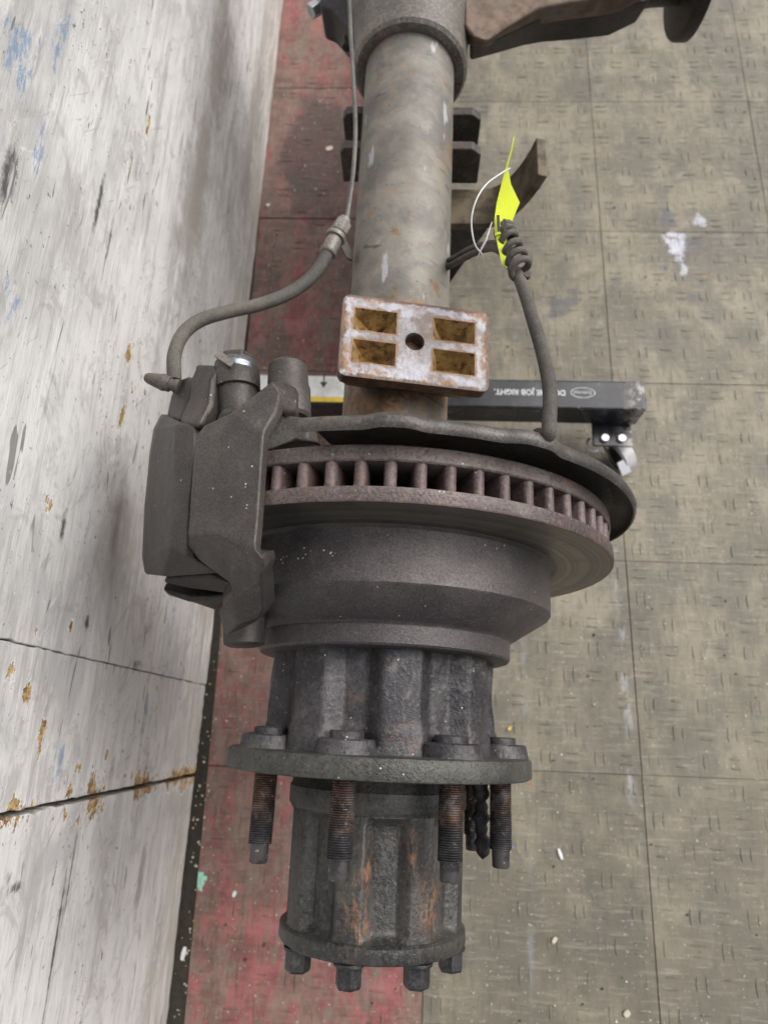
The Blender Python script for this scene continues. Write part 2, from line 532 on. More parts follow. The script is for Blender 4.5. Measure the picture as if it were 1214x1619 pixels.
    m.bump(s1, .4, .002)
    return m.done(col, .6, 0, .35)


WX = -.2926
GAPY = -.0705
CRACKY = .052
MT['wall'] = m_wall()
MT['wood'] = m_simple('dirty_bare_wood', (.10, .075, .05), .8, 0, .25, (.04, .03, .02), 40)


def m_tile(name, red):
    m = NM(name)
    x, y, z = m.sep()
    oi = m.node('ObjectInfo')
    rnd = oi.outputs['Random']
    if red:
        paint = m.mix(m.step(m.noise(26, 4, .7), .36, .62), (.18, .062, .062), (.30, .105, .102))
        dirt = m.mix(m.step(m.noise(34, 4, .7, off=(3, 1, 1)), .36, .64), (.125, .086, .070), (.205, .150, .122))
        msk = m.noise(11, 4, .75, stretch=(1.6, .5, 1), off=(1, 4, 0))
        msk2 = m.noise(75, 4, .8, stretch=(1.3, .6, 1), off=(5, 4, 0))
        f = m.math('ADD', m.mul(msk, .58), m.mul(msk2, .42))
        f = m.math('SUBTRACT', f, m.mul(m.step(y, -.02, -.3), .012))
        col = m.mix(m.mul(m.step(f, .425, .525), .9), paint, dirt)
        col = m.mix(m.mul(m.step(m.noise(18, 4, .7, stretch=(2, .7, 1), off=(8, 8, 0)), .54, .64), .6), col, (.165, .145, .115))
        p = at_z(500, 250, 0)
        col = m.mix(m.mul(m.spot((p.x, p.y, 0), (.085, .18, .1), .45, 12, .4), .8), col, (.060, .044, .040))
        for (px, py, rr) in ((443, 150, .014), (425, 440, .03), (470, 300, .03), (440, 545, .04)):
            p = at_z(px, py, 0)
            col = m.mix(m.mul(m.spot((p.x, p.y, 0), (rr, rr * 1.3, .1), .8, 40, .7), .6), col, (.07, .065, .05))
        p = at_z(318, 1390, 0)
        col = m.mix(m.spot((p.x, p.y, 0), (.006, .012, .1), 1.3, 90, .2), col, (.30, .62, .48))
        for (px, py, rr) in ((417, 1300 + 195, .004), (387, 1517, .004), (440, 1260, .003)):
            p = at_z(px, py, 0)
            col = m.mix(m.spot((p.x, p.y, 0), (rr, rr, .1), .8, 120, .4), col, (.10, .02, .02))
    else:
        col = m.mix(m.step(m.noise(8, 4, .7), .36, .64), (.186, .163, .121), (.277, .244, .182))
        col = m.mix(m.mul(m.step(m.noise(30, 4, .75, off=(3, 2, 0)), .5, .64), .55), col, (.305, .272, .205))
        col = m.mix(m.mul(m.step(m.noise(11, 6, .65, stretch=(1, .6, 1), off=(6, 2, 0)), .46, .60), .7), col, (.142, .131, .107))
        near_shade = m.step(y, .35, -.3)  # tiles painted darker towards the near end, standing in for light falloff
        col = m.mix(m.mul(near_shade, m.mul(m.step(m.noise(8, 6, .65, off=(2, 7, 0)), .24, .58), .7)), col, (.128, .115, .089))
        # drips, spills, chalk line
        sp = m.noise(70, 3, .6, off=(1, 3, 0))
        area = m.math('MAXIMUM', m.spot((.50, .80, 0), (.20, .22, .1), .5, 14, .9), .12)
        col = m.mix(m.mul(m.step(m.math('ADD', sp, m.mul(area, .06)), .685, .715), m.math('MINIMUM', m.mul(area, 1.6), .9)), col, (.065, .065, .07))
        for (px, py, rx, ry) in ((1056, 345, .018, .026), (1085, 385, .042, .022), (892, 482, .028, .022), (872, 497, .016, .014), (912, 462, .020, .007), (1095, 470, .012, .016)):
            p = at_z(px, py, 0)
            col = m.mix(m.mul(m.spot((p.x, p.y, 0), (rx, ry, .1), 1.0, 45, .5), .7), col, (.10, .105, .12))
        for (px, py, rx, ry) in ((1068, 385, .020, .024), (1106, 352, .013, .020), (1073, 405, .014, .022), (1080, 427, .009, .013), (1062, 372, .017, .010)):
            p = at_z(px, py, 0)
            col = m.mix(m.mul(m.spot((p.x, p.y, 0), (rx, ry, .1), .8, 60, .5), .92), col, (.56, .57, .64))
        for (px, py, rx, ry) in ((1113, 437, .016, .005), (915, 82, .02, .004), (1025, 80, .02, .004), (835, 1235, .008, .012)):
            p = at_z(px, py, 0)
            col = m.mix(m.mul(m.spot((p.x, p.y, 0), (rx, ry, .1), .8, 60, .7), .7), col, (.30, .17, .07))
        ch = m.math('ABSOLUTE', m.math('SUBTRACT', m.math('ADD', x, m.mul(m.noise(10), .012)), .322))
        chm = m.mul(m.mul(m.step(ch, .009, .002), m.step(m.noise(38, 5, .7, stretch=(1, .6, 1)), .46, .62)), m.mul(m.step(y, .30, .20), m.step(y, -.18, -.08)))
        col = m.mix(m.mul(chm, .65), col, (.42, .43, .47))
        ch2 = m.math('ABSOLUTE', m.math('SUBTRACT', m.math('ADD', x, m.mul(m.noise(10), .01)), .176))
        chm2 = m.mul(m.mul(m.step(ch2, .006, .001), m.step(m.noise(38, 5, .7, stretch=(1, .6, 1)), .45, .62)), m.mul(m.step(y, 1.3, .9), 1.0))
        col = m.mix(m.mul(chm2, .45), col, (.26, .28, .33))
    if not red:
        st = m.noise(5, 4, .75, stretch=(1, .8, 1), off=(9, 1, 0), dist=1.0)
        col = m.mix(m.mul(m.step(st, .50, .64), .55), col, (.115, .105, .085))
        st2 = m.noise(26, 4, .8, stretch=(1, .45, 1), off=(2, 9, 0))
        col = m.mix(m.mul(m.step(st2, .54, .66), .5), col, (.11, .105, .095))
    # fine fabric-like scratch grain both ways and specks
    a = m.noise(160, 4, .7, stretch=(1, .12, 1), off=(2, 0, 0))
    b = m.noise(160, 4, .7, stretch=(.12, 1, 1), off=(0, 5, 0))
    col = m.mix(m.mul(m.step(a, .50, .66), .45), col, (.115, .108, .095) if not red else (.085, .055, .05))
    col = m.mix(m.mul(m.step(b, .52, .68), .35), col, (.36, .33, .28) if not red else (.28, .17, .15))
    k = m.noise(240, 3, .75, off=(7, 7, 0))
    col = m.mix(m.mul(m.step(k, .63, .69), .8), col, (.06, .055, .045))
    k2 = m.noise(200, 2, .75, off=(1, 7, 0))
    col = m.mix(m.mul(m.step(k2, .67, .70), .8), col, (.5, .47, .40))
    hv = m.math('ADD', m.mul(rnd, .16), .92)
    hsv = m.node('HueSaturation')
    m.put(hsv.inputs['Color'], col)
    m.put(hsv.inputs['Value'], hv)
    m.bump(a, .5, .0010)
    m.bump(b, .45, .0010)
    return m.done(hsv.outputs[0], .6, 0, .35)


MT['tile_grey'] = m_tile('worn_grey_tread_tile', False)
MT['tile_red'] = m_tile('worn_red_tread_tile', True)
MT['dirt'] = m_simple('packed_dirt', (.040, .033, .024), .95, 0, .25, (.016, .013, .010), 120, .8)
MT['joint'] = m_simple('joint_dirt', (.075, .067, .053), .95, 0, .3, (.035, .031, .025), 60, .6)
MT['chip'] = m_simple('pale_chip', (.55, .50, .40), .7, 0, .2)
MT['chipw'] = m_simple('white_chip', (.72, .72, .72), .6, 0, .1)


# ------------------------------------------------------------------ mesh helpers
def link(name, me, mat, parent=None, smooth=True, bevel=0, seg=2, angle=35, sub=0):
    o = bpy.data.objects.new(name, me)
    COL.objects.link(o)
    if parent:
        o.parent = parent
    mats = mat if isinstance(mat, (list, tuple)) else [mat]
    for k in mats:
        me.materials.append(MT[k])
    if smooth:
        me.polygons.foreach_set('use_smooth', [True] * len(me.polygons))
        if not bevel:
            me.set_sharp_from_angle(angle=R_(angle))
    if bevel:
        b = o.modifiers.new('bevel', 'BEVEL')
        b.width = bevel
        b.segments = seg
        b.limit_method = 'ANGLE'
        b.angle_limit = R_(25)
        b.harden_normals = True
    if sub:
        s_ = o.modifiers.new('sub', 'SUBSURF')
        s_.levels = s_.render_levels = sub
    return o


class B:
    """collects geometry for ONE mesh"""
    def __init__(s):
        s.v, s.f, s.mi = [], [], []

    def add(s, vs, fs, mi=0):
        o = len(s.v)
        s.v += [tuple(x) for x in vs]
        s.f += [tuple(i + o for i in f) for f in fs]
        s.mi += [mi] * len(fs)
        return s

    def revolve(s, prof, seg=96, a0=0, a1=2 * PI, rfun=None, mis=None, skip=None, origin=(0, 0, ZC)):
        full = abs(a1 - a0 - 2 * PI) < 1e-6
        n = seg if full else seg + 1
        vs = []
        for j, (v, r) in enumerate(prof):
            for i in range(n):
                t = a0 + (a1 - a0) * i / seg
                rr = rfun(t, v, r) if rfun else r
                vs.append((origin[0] + rr * math.sin(t), origin[1] + v, origin[2] + rr * math.cos(t)))
        for j in range(len(prof) - 1):
            fs = []
            for i in range(seg):
                i2 = (i + 1) % n if full else i + 1
                if skip and skip(j, i):
                    continue
                fs.append((j * n + i, (j + 1) * n + i, (j + 1) * n + i2, j * n + i2))
            o = len(s.v)
            s.f += [tuple(k + o for k in f) for f in fs]
            s.mi += [mis[j] if mis else 0] * len(fs)
        s.v += vs
        return s

    def tube(s, path, r, seg=14, n=10, cap=True, rf=None):
        pts = catmull([Vector(p) for p in path], n) if n > 1 else [Vector(p) for p in path]
        vs, fs = [], []
        up = Vector((0, 0, 1))
        prev = None
        m = len(pts)
        for k, p in enumerate(pts):
            d = (pts[min(k + 1, m - 1)] - pts[max(k - 1, 0)]).normalized()
            if prev is None:
                a = d.cross(up)
                if a.length < 1e-3:
                    a = d.cross(Vector((1, 0, 0)))
                a.normalize()
            else:
                a = (prev - d * prev.dot(d)).normalized()
            prev = a
            b = d.cross(a)
            rr = rf(k / (m - 1)) if rf else r
            for i in range(seg):
                t = 2 * PI * i / seg
                vs.append(p + (a * math.cos(t) + b * math.sin(t)) * rr)
        for k in range(m - 1):
            for i in range(seg):
                i2 = (i + 1) % seg
                fs.append((k * seg + i, k * seg + i2, (k + 1) * seg + i2, (k + 1) * seg + i))
        if cap:
            fs.append(tuple(range(seg))[::-1])
            fs.append(tuple((m - 1) * seg + i for i in range(seg)))
        return s.add(vs, fs)

    def cyl(s, p0, p1, prof, seg=24, twist=0):
        """lathe between two points; prof = [(t along 0..1, radius)]"""
        p0, p1 = Vector(p0), Vector(p1)
        d = (p1 - p0)
        dn = d.normalized()
        a = dn.cross(Vector((0, 0, 1)))
        if a.length < 1e-3:
            a = dn.cross(Vector((1, 0, 0)))
        a.normalize()
        b = dn.cross(a)
        vs, fs = [], []
        for (t, r) in prof:
            for i in range(seg):
                q = 2 * PI * i / seg + twist
                vs.append(p0 + d * t + (a * math.cos(q) + b * math.sin(q)) * r)
        for k in range(len(prof) - 1):
            for i in range(seg):
                i2 = (i + 1) % seg
                fs.append((k * seg + i, k * seg + i2, (k + 1) * seg + i2, (k + 1) * seg + i))
        fs.append(tuple(range(seg))[::-1])
        fs.append(tuple((len(prof) - 1) * seg + i for i in range(seg)))
        return s.add(vs, fs)

    def box(s, lo, hi, M=None, mi=0):
        x0, y0, z0 = lo
        x1, y1, z1 = hi
        vs = [Vector(p) for p in ((x0, y0, z0), (x1, y0, z0), (x1, y1, z0), (x0, y1, z0), (x0, y0, z1), (x1, y0, z1), (x1, y1, z1), (x0, y1, z1))]
        if M:
            vs = [M @ p for p in vs]
        return s.add(vs, [(0, 3, 2, 1), (4, 5, 6, 7), (0, 1, 5, 4), (1, 2, 6, 5), (2, 3, 7, 6), (3, 0, 4, 7)], mi)

    def prism(s, poly, off):
        """closed prism: outline (any plane) swept by off"""
        n = len(poly)
        off = Vector(off)
        P = [Vector(p) for p in poly]
        return s.add(P + [p + off for p in P], [tuple(range(n)), tuple(n + i for i in range(n))[::-1]] + [(i, n + i, n + (i + 1) % n, (i + 1) % n) for i in range(n)])

    def shell(s, V, F, off):
        """thick solid under a faceted surface; off vector or list of vectors"""
        V = [Vector(p) for p in V]
        n = len(V)
        offs = off if isinstance(off, list) else [Vector(off)] * n
        W = [p + Vector(o) for p, o in zip(V, offs)]
        cnt = {}
        for f in F:
            for i in range(len(f)):
                e = (f[i], f[(i + 1) % len(f)])
                cnt[e] = 1
        side = []
        for (a, b) in cnt:
            if (b, a) not in cnt:
                side.append((b, a, a + n, b + n))
        return s.add(V + W, list(F) + [tuple(i + n for i in f)[::-1] for f in F] + side)

    def mesh(s, name='m'):
        me = bpy.data.meshes.new(name)
        me.from_pydata(s.v, [], s.f)
        me.polygons.foreach_set('material_index', s.mi)
        bm = bmesh.new()
        bm.from_mesh(me)
        bmesh.ops.recalc_face_normals(bm, faces=bm.faces)
        bm.to_mesh(me)
        bm.free()
        me.update()
        return me

    def obj(s, name, mat, parent=None, **kw):
        return link(name, s.mesh(name), mat, parent, **kw)


def catmull(P, n):
    out = []
    Q = [P[0] * 2 - P[1]] + P + [P[-1] * 2 - P[-2]]
    for i in range(1, len(Q) - 2):
        a, b, c, d = Q[i - 1:i + 3]
        for k in range(n):
            t = k / n
            out.append(.5 * ((2 * b) + (c - a) * t + (2 * a - 5 * b + 4 * c - d) * t * t + (3 * b - a - 3 * c + d) * t ** 3))
    out.append(P[-1])
    return out


def empty(name, loc, rz=0):
    o = bpy.data.objects.new(name, None)
    COL.objects.link(o)
    o.location = loc
    o.rotation_euler = (0, 0, rz)
    o.empty_display_size = .05
    return o


def tag(o, label=None, cat=None, group=None, kind=None):
    for k, v in (('label', label), ('category', cat), ('group', group), ('kind', kind)):
        if v:
            o[k] = v
    return o


# ------------------------------------------------------------------ floor
floor = B().box((-1.2, -1.2, -.03), (1.8, 2.6, -.0016)).obj('floor', 'joint', smooth=False)
tag(floor, 'dirt-filled floor slab carrying square red and grey tread tiles', None, kind='structure')
PX, PY = .2985, .305


def tread(w, h, nx, ny, seed=1):
    """raised tread bars of one tile: pairs, turned a quarter from cell to cell"""
    b = B()
    rd = random.Random(seed)
    cw, chh = w / nx, h / ny
    for i in range(nx):
        for j in range(ny):
            cx, cy = (i + .5) * cw, (j + .5) * chh
            for sgn in (-1, 1):
                ox = sgn * .0062
                wr = rd.random()
                if wr < .06:
                    continue
                L, W_, Z = .0135 * rd.uniform(.7, 1.05), .0017, .0011 * rd.uniform(.3, 1.0)
                ox += rd.uniform(-.0006, .0006)
                shape = [(-L, 0), (-L * .35, -W_), (L * .35, -W_), (L, 0), (L * .35, W_), (-L * .35, W_)]
                if (i + j) % 2:
                    pts = [(cx + x, cy + ox + y) for x, y in shape]
                else:
                    pts = [(cx + ox + y, cy + x) for x, y in shape]
                mx = sum(p[0] for p in pts) / 6
                my = sum(p[1] for p in pts) / 6
                top = [(mx + (p[0] - mx) * .6, my + (p[1] - my) * .6, Z) for p in pts]
                bot = [(p[0], p[1], -.0002) for p in pts]
                b.add(bot + top, [tuple(range(6, 12))] + [(k, (k + 1) % 6, 6 + (k + 1) % 6, 6 + k) for k in range(6)])
    return b.mesh('tread')


TG = [tread(PX, PY, 8, 8, k) for k in range(5)]
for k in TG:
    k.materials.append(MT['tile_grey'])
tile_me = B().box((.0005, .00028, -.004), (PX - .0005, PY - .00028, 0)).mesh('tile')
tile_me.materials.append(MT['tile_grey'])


def new(name, me, parent):
    o = bpy.data.objects.new(name, me)
    COL.objects.link(o)
    o.parent = parent
    return o


for i in range(4):
    for j in range(8):
        t = new('floor_tile', tile_me, floor)
        t.location = (.031 + i * PX, -.658 + j * PY, random.uniform(-.0006, .0003))
        t.rotation_euler = (random.uniform(-.001, .001), random.uniform(-.001, .001), random.uniform(-.0015, .0015))
        b = t.modifiers.new('bevel', 'BEVEL')
        b.width = .0006
        b.segments = 2
        q = new('tread_bars', random.choice(TG), t)
        q['kind'] = 'stuff'
RY = .316
for j in range(8):
    y0 = -.690 + j * RY
    y1 = y0 + RY
    xl = lambda y: -.279 - .0155 * y
    g = .0009
    poly = [(xl(y0) + g, y0 + g, 0), (.031 - g, y0 + g, 0), (.031 - g, y1 - g, 0), (xl(y1) + g, y1 - g, 0)]
    b = B().prism([(p[0], p[1] - y0, 0) for p in poly], (0, 0, -.004))
    t = b.obj('floor_tile', 'tile_red', floor, smooth=False)
    t.location = (0, y0, random.uniform(-.0006, .0003))
    bb = t.modifiers.new('bevel', 'BEVEL')
    bb.width = .0006
    bb.segments = 2
    if j == 0:
        TR = [tread(.300, RY, 8, 8, 20 + k) for k in range(3)]
        for k in TR:
            k.materials.append(MT['tile_red'])
    q = new('tread_bars', TR[j % 3], t)
    q.location = (.031 - .302, 0, 0)
    q['kind'] = 'stuff'

o = B().box((-.31, -.9, -.02), (-.24, 2.2, -.0010)).obj('joint_dirt', 'dirt', floor, smooth=False)

# ------------------------------------------------------------------ white wall of wide boards
wall = empty('wooden_wall', (WX, .3, 0))
tag(wall, 'scuffed white painted wooden wall with an open board joint, left of the axle', 'wall')


def board(y0, y1, x=WX, z0=.004, z1=.95, th=.02, ny=60, nz=40):
    b = B()
    vs, fs = [], []
    rnd = random.Random(int(y0 * 1000))
    for i in range(ny + 1):
        for j in range(nz + 1):
            yy = y0 + (y1 - y0) * i / ny
            zz = z0 + (z1 - z0) * j / nz
            jit = (rnd.uniform(-.0004, .0004) + (rnd.uniform(-.002, .002) if rnd.random() < .12 else 0)) if i in (0, ny) else 0
            jz = rnd.uniform(-.002, .002) if j == 0 else 0
            vs.append((x, yy + jit, zz + jz))
    for i in range(ny):
        for j in range(nz):
            a = i * (nz + 1) + j
            fs.append((a, a + nz + 1, a + nz + 2, a + 1))
    b.shell(vs, fs, (-th, 0, 0))
    o = b.obj('board', 'wall', wall, smooth=False, bevel=.0012, seg=2)
    o.location = (-WX, -.3, 0)
    return o


board(CRACKY + .0003, 2.2, WX + .0012, ny=120, nz=110)
board(GAPY + .0024, CRACKY - .0003, ny=20, nz=110)
board(-.9, GAPY - .0024, WX - .001, nz=110)
o = B().box((WX - .06, -.9, .0), (WX - .024, 2.2, .95)).obj('backing_beam', 'wood', wall, smooth=False)
o.location = (-WX, -.3, 0)

# ------------------------------------------------------------------ the axle
axle = empty('truck_axle', (AX0, 0, 0), -YAW)
tag(axle, 'used truck rear axle with brake disc, caliper, hub and wheel studs', 'axle')


def ang(k):
    return R_(-57 + 45 * k)


def P(u, v, wd):
    return Vector((u, v, ZC + wd))


def polar(t, v, r):
    return P(r * math.sin(t), v, r * math.cos(t))


# tube
b = B()
b.revolve([(.17, .0505), (.19, .0505), (.2, .0505), (.45, .0505), (.80, .0515)], 72)
b.obj('axle_tube', 'tube', axle)
b = B()
b.revolve([(.196, .050), (.196, .0535), (.199, .056), (.206, .0558), (.212, .053), (.216, .050)], 72)
b.obj('tube_weld', 'shield', axle)

# spring perch

def build_perch():
    hx, hy, th = .0655, .0398, .016
    pk = [(-.036, .0165), (-.036, -.0145), (.034, .0165), (.034, -.0145)]     # pocket centres
    pw, ph = .0186, .0108
    xs = sorted({-hx, hx, *[c + s * pw for c in (-.036, .034) for s in (-1, 1)], -.0095, .0095})
    ys = sorted({-hy, hy, *[c + s * ph for c in (.0165, -.0145) for s in (-1, 1)]})
    b = B()
    # top skin as a grid with pockets left open
    V = [(x, y, 0) for x in xs for y in ys]
    ny = len(ys)
    F = []
    pockets = []
    holes = None
    for i in range(len(xs) - 1):
        for j in range(ny - 1):
            mx, my = (xs[i] + xs[i + 1]) / 2, (ys[j] + ys[j + 1]) / 2
            q = (i * ny + j, (i + 1) * ny + j, (i + 1) * ny + j + 1, i * ny + j + 1)
            if any(abs(mx - c[0]) < pw * .9 and abs(my - c[1]) < ph * .9 for c in pk):
                pockets.append(q)
                continue
            F.append(q)
    n = len(V)
    b.v = [tuple(p) for p in V]
    b.f = F[:]
    b.mi = [0] * len(F)
    # pocket walls: tapering to a ridge line at the bottom, roughly broken
    for q in pockets:
        o = len(b.v)
        c = sum((Vector(V[k]) for k in q), Vector()) / 4
        for k in q:
            p = Vector(V[k])
            d = p - c
            b.v.append(tuple(Vector((c.x + d.x * random.uniform(.70, .86), c.y + d.y * random.uniform(.55, .75), -.009 + random.uniform(-.002, .002)))))
        for k in q:
            p = Vector(V[k])
            d = p - c
            b.v.append(tuple(Vector((c.x + d.x * .40 + random.uniform(-.004, .004), c.y + d.y * .2 + random.uniform(-.001, .001), -.020 + random.uniform(-.002, .004)))))
        for i in range(4):
            i2 = (i + 1) % 4
            b.f.append((q[i], q[i2], o + i2, o + i))
            b.mi.append(1)
            b.f.append((o + i, o + i2, o + 4 + i2, o + 4 + i))
            b.mi.append(1)
        b.f.append((o + 4, o + 5, o + 6, o + 7))
        b.mi.append(1)
    # outer skirt: flares then tucks under to the saddle on the tube
    rim = [(-hx, -hy), (hx, -hy), (hx, hy), (-hx, hy)]
    lv = [(0, 1, 1), (-.012, 1.0, 1.0), (-.019, .93, .90), (-.045, .80, .62)]
    o = len(b.v)
    edge = []
    # outline vertices of the grid in order
    bot = [i * ny for i in range(len(xs))]
    rgt = [(len(xs) - 1) * ny + j for j in range(1, ny)]
    top = [i * ny + ny - 1 for i in range(len(xs) - 2, -1, -1)]
    lft = [j for j in range(ny - 2, 0, -1)]
    loop = bot + rgt + top + lft
    prev = loop
    for z, sx, sy in lv[1:]:
        o = len(b.v)
        for k in loop:
            p = V[k]
            b.v.append((p[0] * sx, p[1] * sy, z))
        cur = [o + i for i in range(len(loop))]
        for i in range(len(loop)):
            i2 = (i + 1) % len(loop)
            b.f.append((prev[i], cur[i], cur[i2], prev[i2]))
            b.mi.append(0)
        prev = cur
    b.f.append(tuple(prev))
    b.mi.append(0)
    me = b.mesh('spring_perch')
    # round the silhouette corners
    bm = bmesh.new()
    bm.from_mesh(me)
    bm.verts.ensure_lookup_table()
    ed = [e for e in bm.edges if all(abs(abs(v.co.x) - hx) < 1e-5 and abs(abs(v.co.y) - hy) < 1e-5 for v in e.verts)]
    bmesh.ops.bevel(bm, geom=ed, offset=.007, segments=4, affect='EDGES', profile=.5)
    bm.to_mesh(me)
    bm.free()
    return me




def cut(me, cutters):
    """mesh minus the cutter meshes (everything temporary is removed again)"""
    o = bpy.data.objects.new('cut', me)
    COL.objects.link(o)
    tmp = []
    for c in cutters:
        k = bpy.data.objects.new('cutter', c)
        COL.objects.link(k)
        m = o.modifiers.new('b', 'BOOLEAN')
        m.operation = 'DIFFERENCE'
        m.solver = 'EXACT'
        m.object = k
        tmp.append(k)
    dg = bpy.context.evaluated_depsgraph_get()
    dg.update()
    out = bpy.data.meshes.new_from_object(o.evaluated_get(dg))
    for k in tmp + [o]:
        bpy.data.objects.remove(k)
    return out


pm = build_perch()
pm.materials.append(MT['perch'])
pm.materials.append(MT['ochre'])
hole = B().cyl((-.001, .001, -.014), (-.001, .001, .01), [(0, .0078), (1, .0092)], 28).mesh('hole')
pm = cut(pm, [hole])
po = link('spring_perch', pm, [], axle, smooth=True, bevel=.0018, seg=3)
po.rotation_euler = (0, PROT, 0)
PTOP = .0825
po.location = (PTOP * math.sin(PROT) + .003, .320, ZC + PTOP * math.cos(PROT))

# differential housing: collar, centre casting, pinion nose
b = B()
b.revolve([(.80, .0500), (.727, .0503), (.7255, .054), (.7255, .0625), (.729, .0660), (.738, .0670), (.765, .0668), (.80, .070), (.85, .080), (.92, .10), (1.0, .13), (1.1, .13)], 96)
housing = b.obj('differential_housing', 'housing', axle)
# cast web and nose, top faces rusty
T = [(733, 40, .03), (746, 57, .03), (767, 66, .03), (816, 33, .03), (853, 12, .03), (900, 3, .03), (960, -6, .03), (1022, -16, .03), (1022, -150, .03), (733, -150, .05)]
Bm = [(735, 98, -.03), (748, 93, -.03), (766, 86, -.03), (820, 72, -.03), (850, 67, -.03), (900, 63, -.03), (960, 57, -.03), (1002, 36, -.03), (1002, -120, -.03), (735, -120, -.03)]
V = [A(*p) for p in T]
b = B().shell(V, [tuple(range(10))], [A((t[0] + q[0]) / 2, (t[1] + q[1]) / 2, 0) - p for p, t, q in zip(V, T, Bm)])
b.obj('cast_web', 'rust', housing, bevel=.004, seg=3)
V = [A(*p) for p in ((742, 62, .012), (768, 70, .012), (822, 44, .012), (858, 27, .012), (902, 18, .012), (960, 10, .012), (1030, 0, .012), (1030, -120, .012), (742, -120, .012))]
Wv = [A(*p) for p in ((742, 98, -.035), (768, 90, -.035), (826, 74, -.035), (856, 69, -.035), (902, 66, -.035), (962, 59, -.035), (1006, 36, -.035), (1006, -120, -.035), (742, -120, -.035))]
b = B().shell(V, [tuple(range(9))], [q - p for p, q in zip(V, Wv)])
b.obj('web_flank', 'darkiron', housing, bevel=.005, seg=3)
# pinion nose and flange, axis across the axle
nv = A(1000, -30, -.03)
b = B().cyl((.10, nv.y + .035, ZC - .03), (A(1052, 0, -.03).x + .036, nv.y + .035, ZC - .03), [(0, .075), (.3, .070), (.55, .058), (.85, .048), (1, .046)], 48)
b.obj('pinion_nose', 'darkiron', housing, angle=40)
fx = A(1052, 30, -.03).x + .036
b = B().cyl((fx - .006, nv.y + .035, ZC - .03), (fx + .03, nv.y + .035, ZC - .03), [(0, .05), (.15, .0835), (.25, .086), (.62, .086), (.66, .083), (.67, .04), (1, .038)], 64)
b.obj('pinion_flange', 'darkiron', housing, angle=40)
# dark rear cover and a bright bolt on the wall side
V = [A(505, -60, .01), A(506, 10, -.0), A(525, 18, -.0), A(548, 45, -.0), A(552, 62, -.0), A(570, 70, .0), A(575, -60, .02)]
b = B().prism(V, (0, .01, -.05))
b.obj('rear_cover', 'darkiron', housing, bevel=.004)
q = A(497, 8, -.03)
b = B().cyl(q + Vector((.02, .01, 0)), q + Vector((-.004, -.012, 0)), [(0, .008), (.55, .008), (.6, .0095), (1, .0095)], 6)
b.obj('cover_bolt', 'zinc', housing, bevel=.001)
q = A(549, 75, -.02)
b = B().cyl(q + Vector((.0, .02, 0)), q, [(0, .007), (1, .007)], 6)
b.obj('cover_bolt', 'bolt', housing, bevel=.001)

# spring plates under the tube
for vv in (.672, .622):
    b = B()
    prof = [(-.076, -.012), (-.071, -.004), (-.05, -.004), (-.04, -.03), (.04, -.03), (.05, -.004), (.074, -.004), (.084, -.012), (.084, -.055), (-.076, -.055)]
    b.prism([P(u, vv, wz) for u, wz in prof], (0, .012, 0))
    b.obj('mounting_plate', 'plate', axle, bevel=.002)

# dust shield behind the disc
TH0, TH1 = R_(-15), R_(112)


def lip(t, v, r):
    # fades out towards the lower right end
    k = max(0, min(1, (t - R_(86)) / R_(26)))
    g = 0
    if r > .2:
        for tb, hb, wb in ((2.0, .0052, 4.2), (27.5, .0060, 5.0)):
            d = (math.degrees(t) - tb) / wb
            g += hb * math.exp(-d ** 4)
    return r - .018 * k * k + g


sp = [(.1772, .2092), (.1768, .2102), (.1790, .2122), (.1830, .2125), (.1868, .2105), (.1885, .206), (.1895, .198), (.1902, .1915), (.1908, .1865), (.193, .15), (.195, .075), (.1965, .075), (.1945, .15), (.1922, .1865), (.1916, .1915), (.189, .196), (.1868, .204), (.184, .2082), (.1795, .2088), (.1772, .2092)]
b = B().revolve(sp, 120, TH0, TH1, rfun=lip, skip=lambda j, i: j in (7, 12) and i in (27, 28, 29))
shield = b.obj('dust_shield', 'shield', axle, angle=50)


# brake disc
b = B()
b.revolve([(.1472, .120), (.1472, .1905), (.1462, .1927), (.1374, .1930), (.1361, .1920), (.1360, .1415), (.1360, .120)], 160, mis=[0, 0, 0, 0, 1, 1])
b.revolve([(.1645, .120), (.1645, .1905), (.1655, .1915), (.1748, .1915), (.1758, .1905), (.1758, .120), (.1645, .120)], 160, mis=[0, 0, 0, 0, 1, 0])
rotor = b.obj('brake_disc', ['rim', 'rotor_face'], axle, angle=40)
vb = B()
nv_ = 60
sect = []
for t in range(13):
    a = PI * t / 12
    sect.append((.0042 * math.cos(a), .186 + .0042 * math.sin(a)))
pr = [(x, r) for x, r in sect] + [(-.0036, .125), (.0036, .125)]
vb.add([(x, .1466, r) for x, r in pr] + [(x, .1650, r) for x, r in pr],
       [(i, (i + 1) % len(pr), len(pr) + (i + 1) % len(pr), len(pr) + i) for i in range(len(pr))])
vme = vb.mesh('vane')
vme.materials.append(MT['vane'])
vme.polygons.foreach_set('use_smooth', [True] * len(vme.polygons))
vme.set_sharp_from_angle(angle=R_(40))
for k in range(nv_):
    o = new('vane', vme, rotor)
    o.location = (0, 0, ZC)
    o.rotation_euler = (0, 2 * PI * (k + .27) / nv_, 0)

b = B().revolve([(.1365, .1475), (.1353, .1455), (.1340, .1425), (.131, .1412), (.0962, .1410), (.0945, .1398), (.0752, .1095), (.0738, .1072), (.0728, .1066), (.0720, .1072), (.0590, .1068), (.0575, .1055), (.0568, .1035), (.0572, .080)], 128)
hat = b.obj('disc_drum', 'hat', axle, angle=28)

# ------------------------------------------------------------------ hub: fluted neck, wheel flange, studs
LOB = R_(10.5)


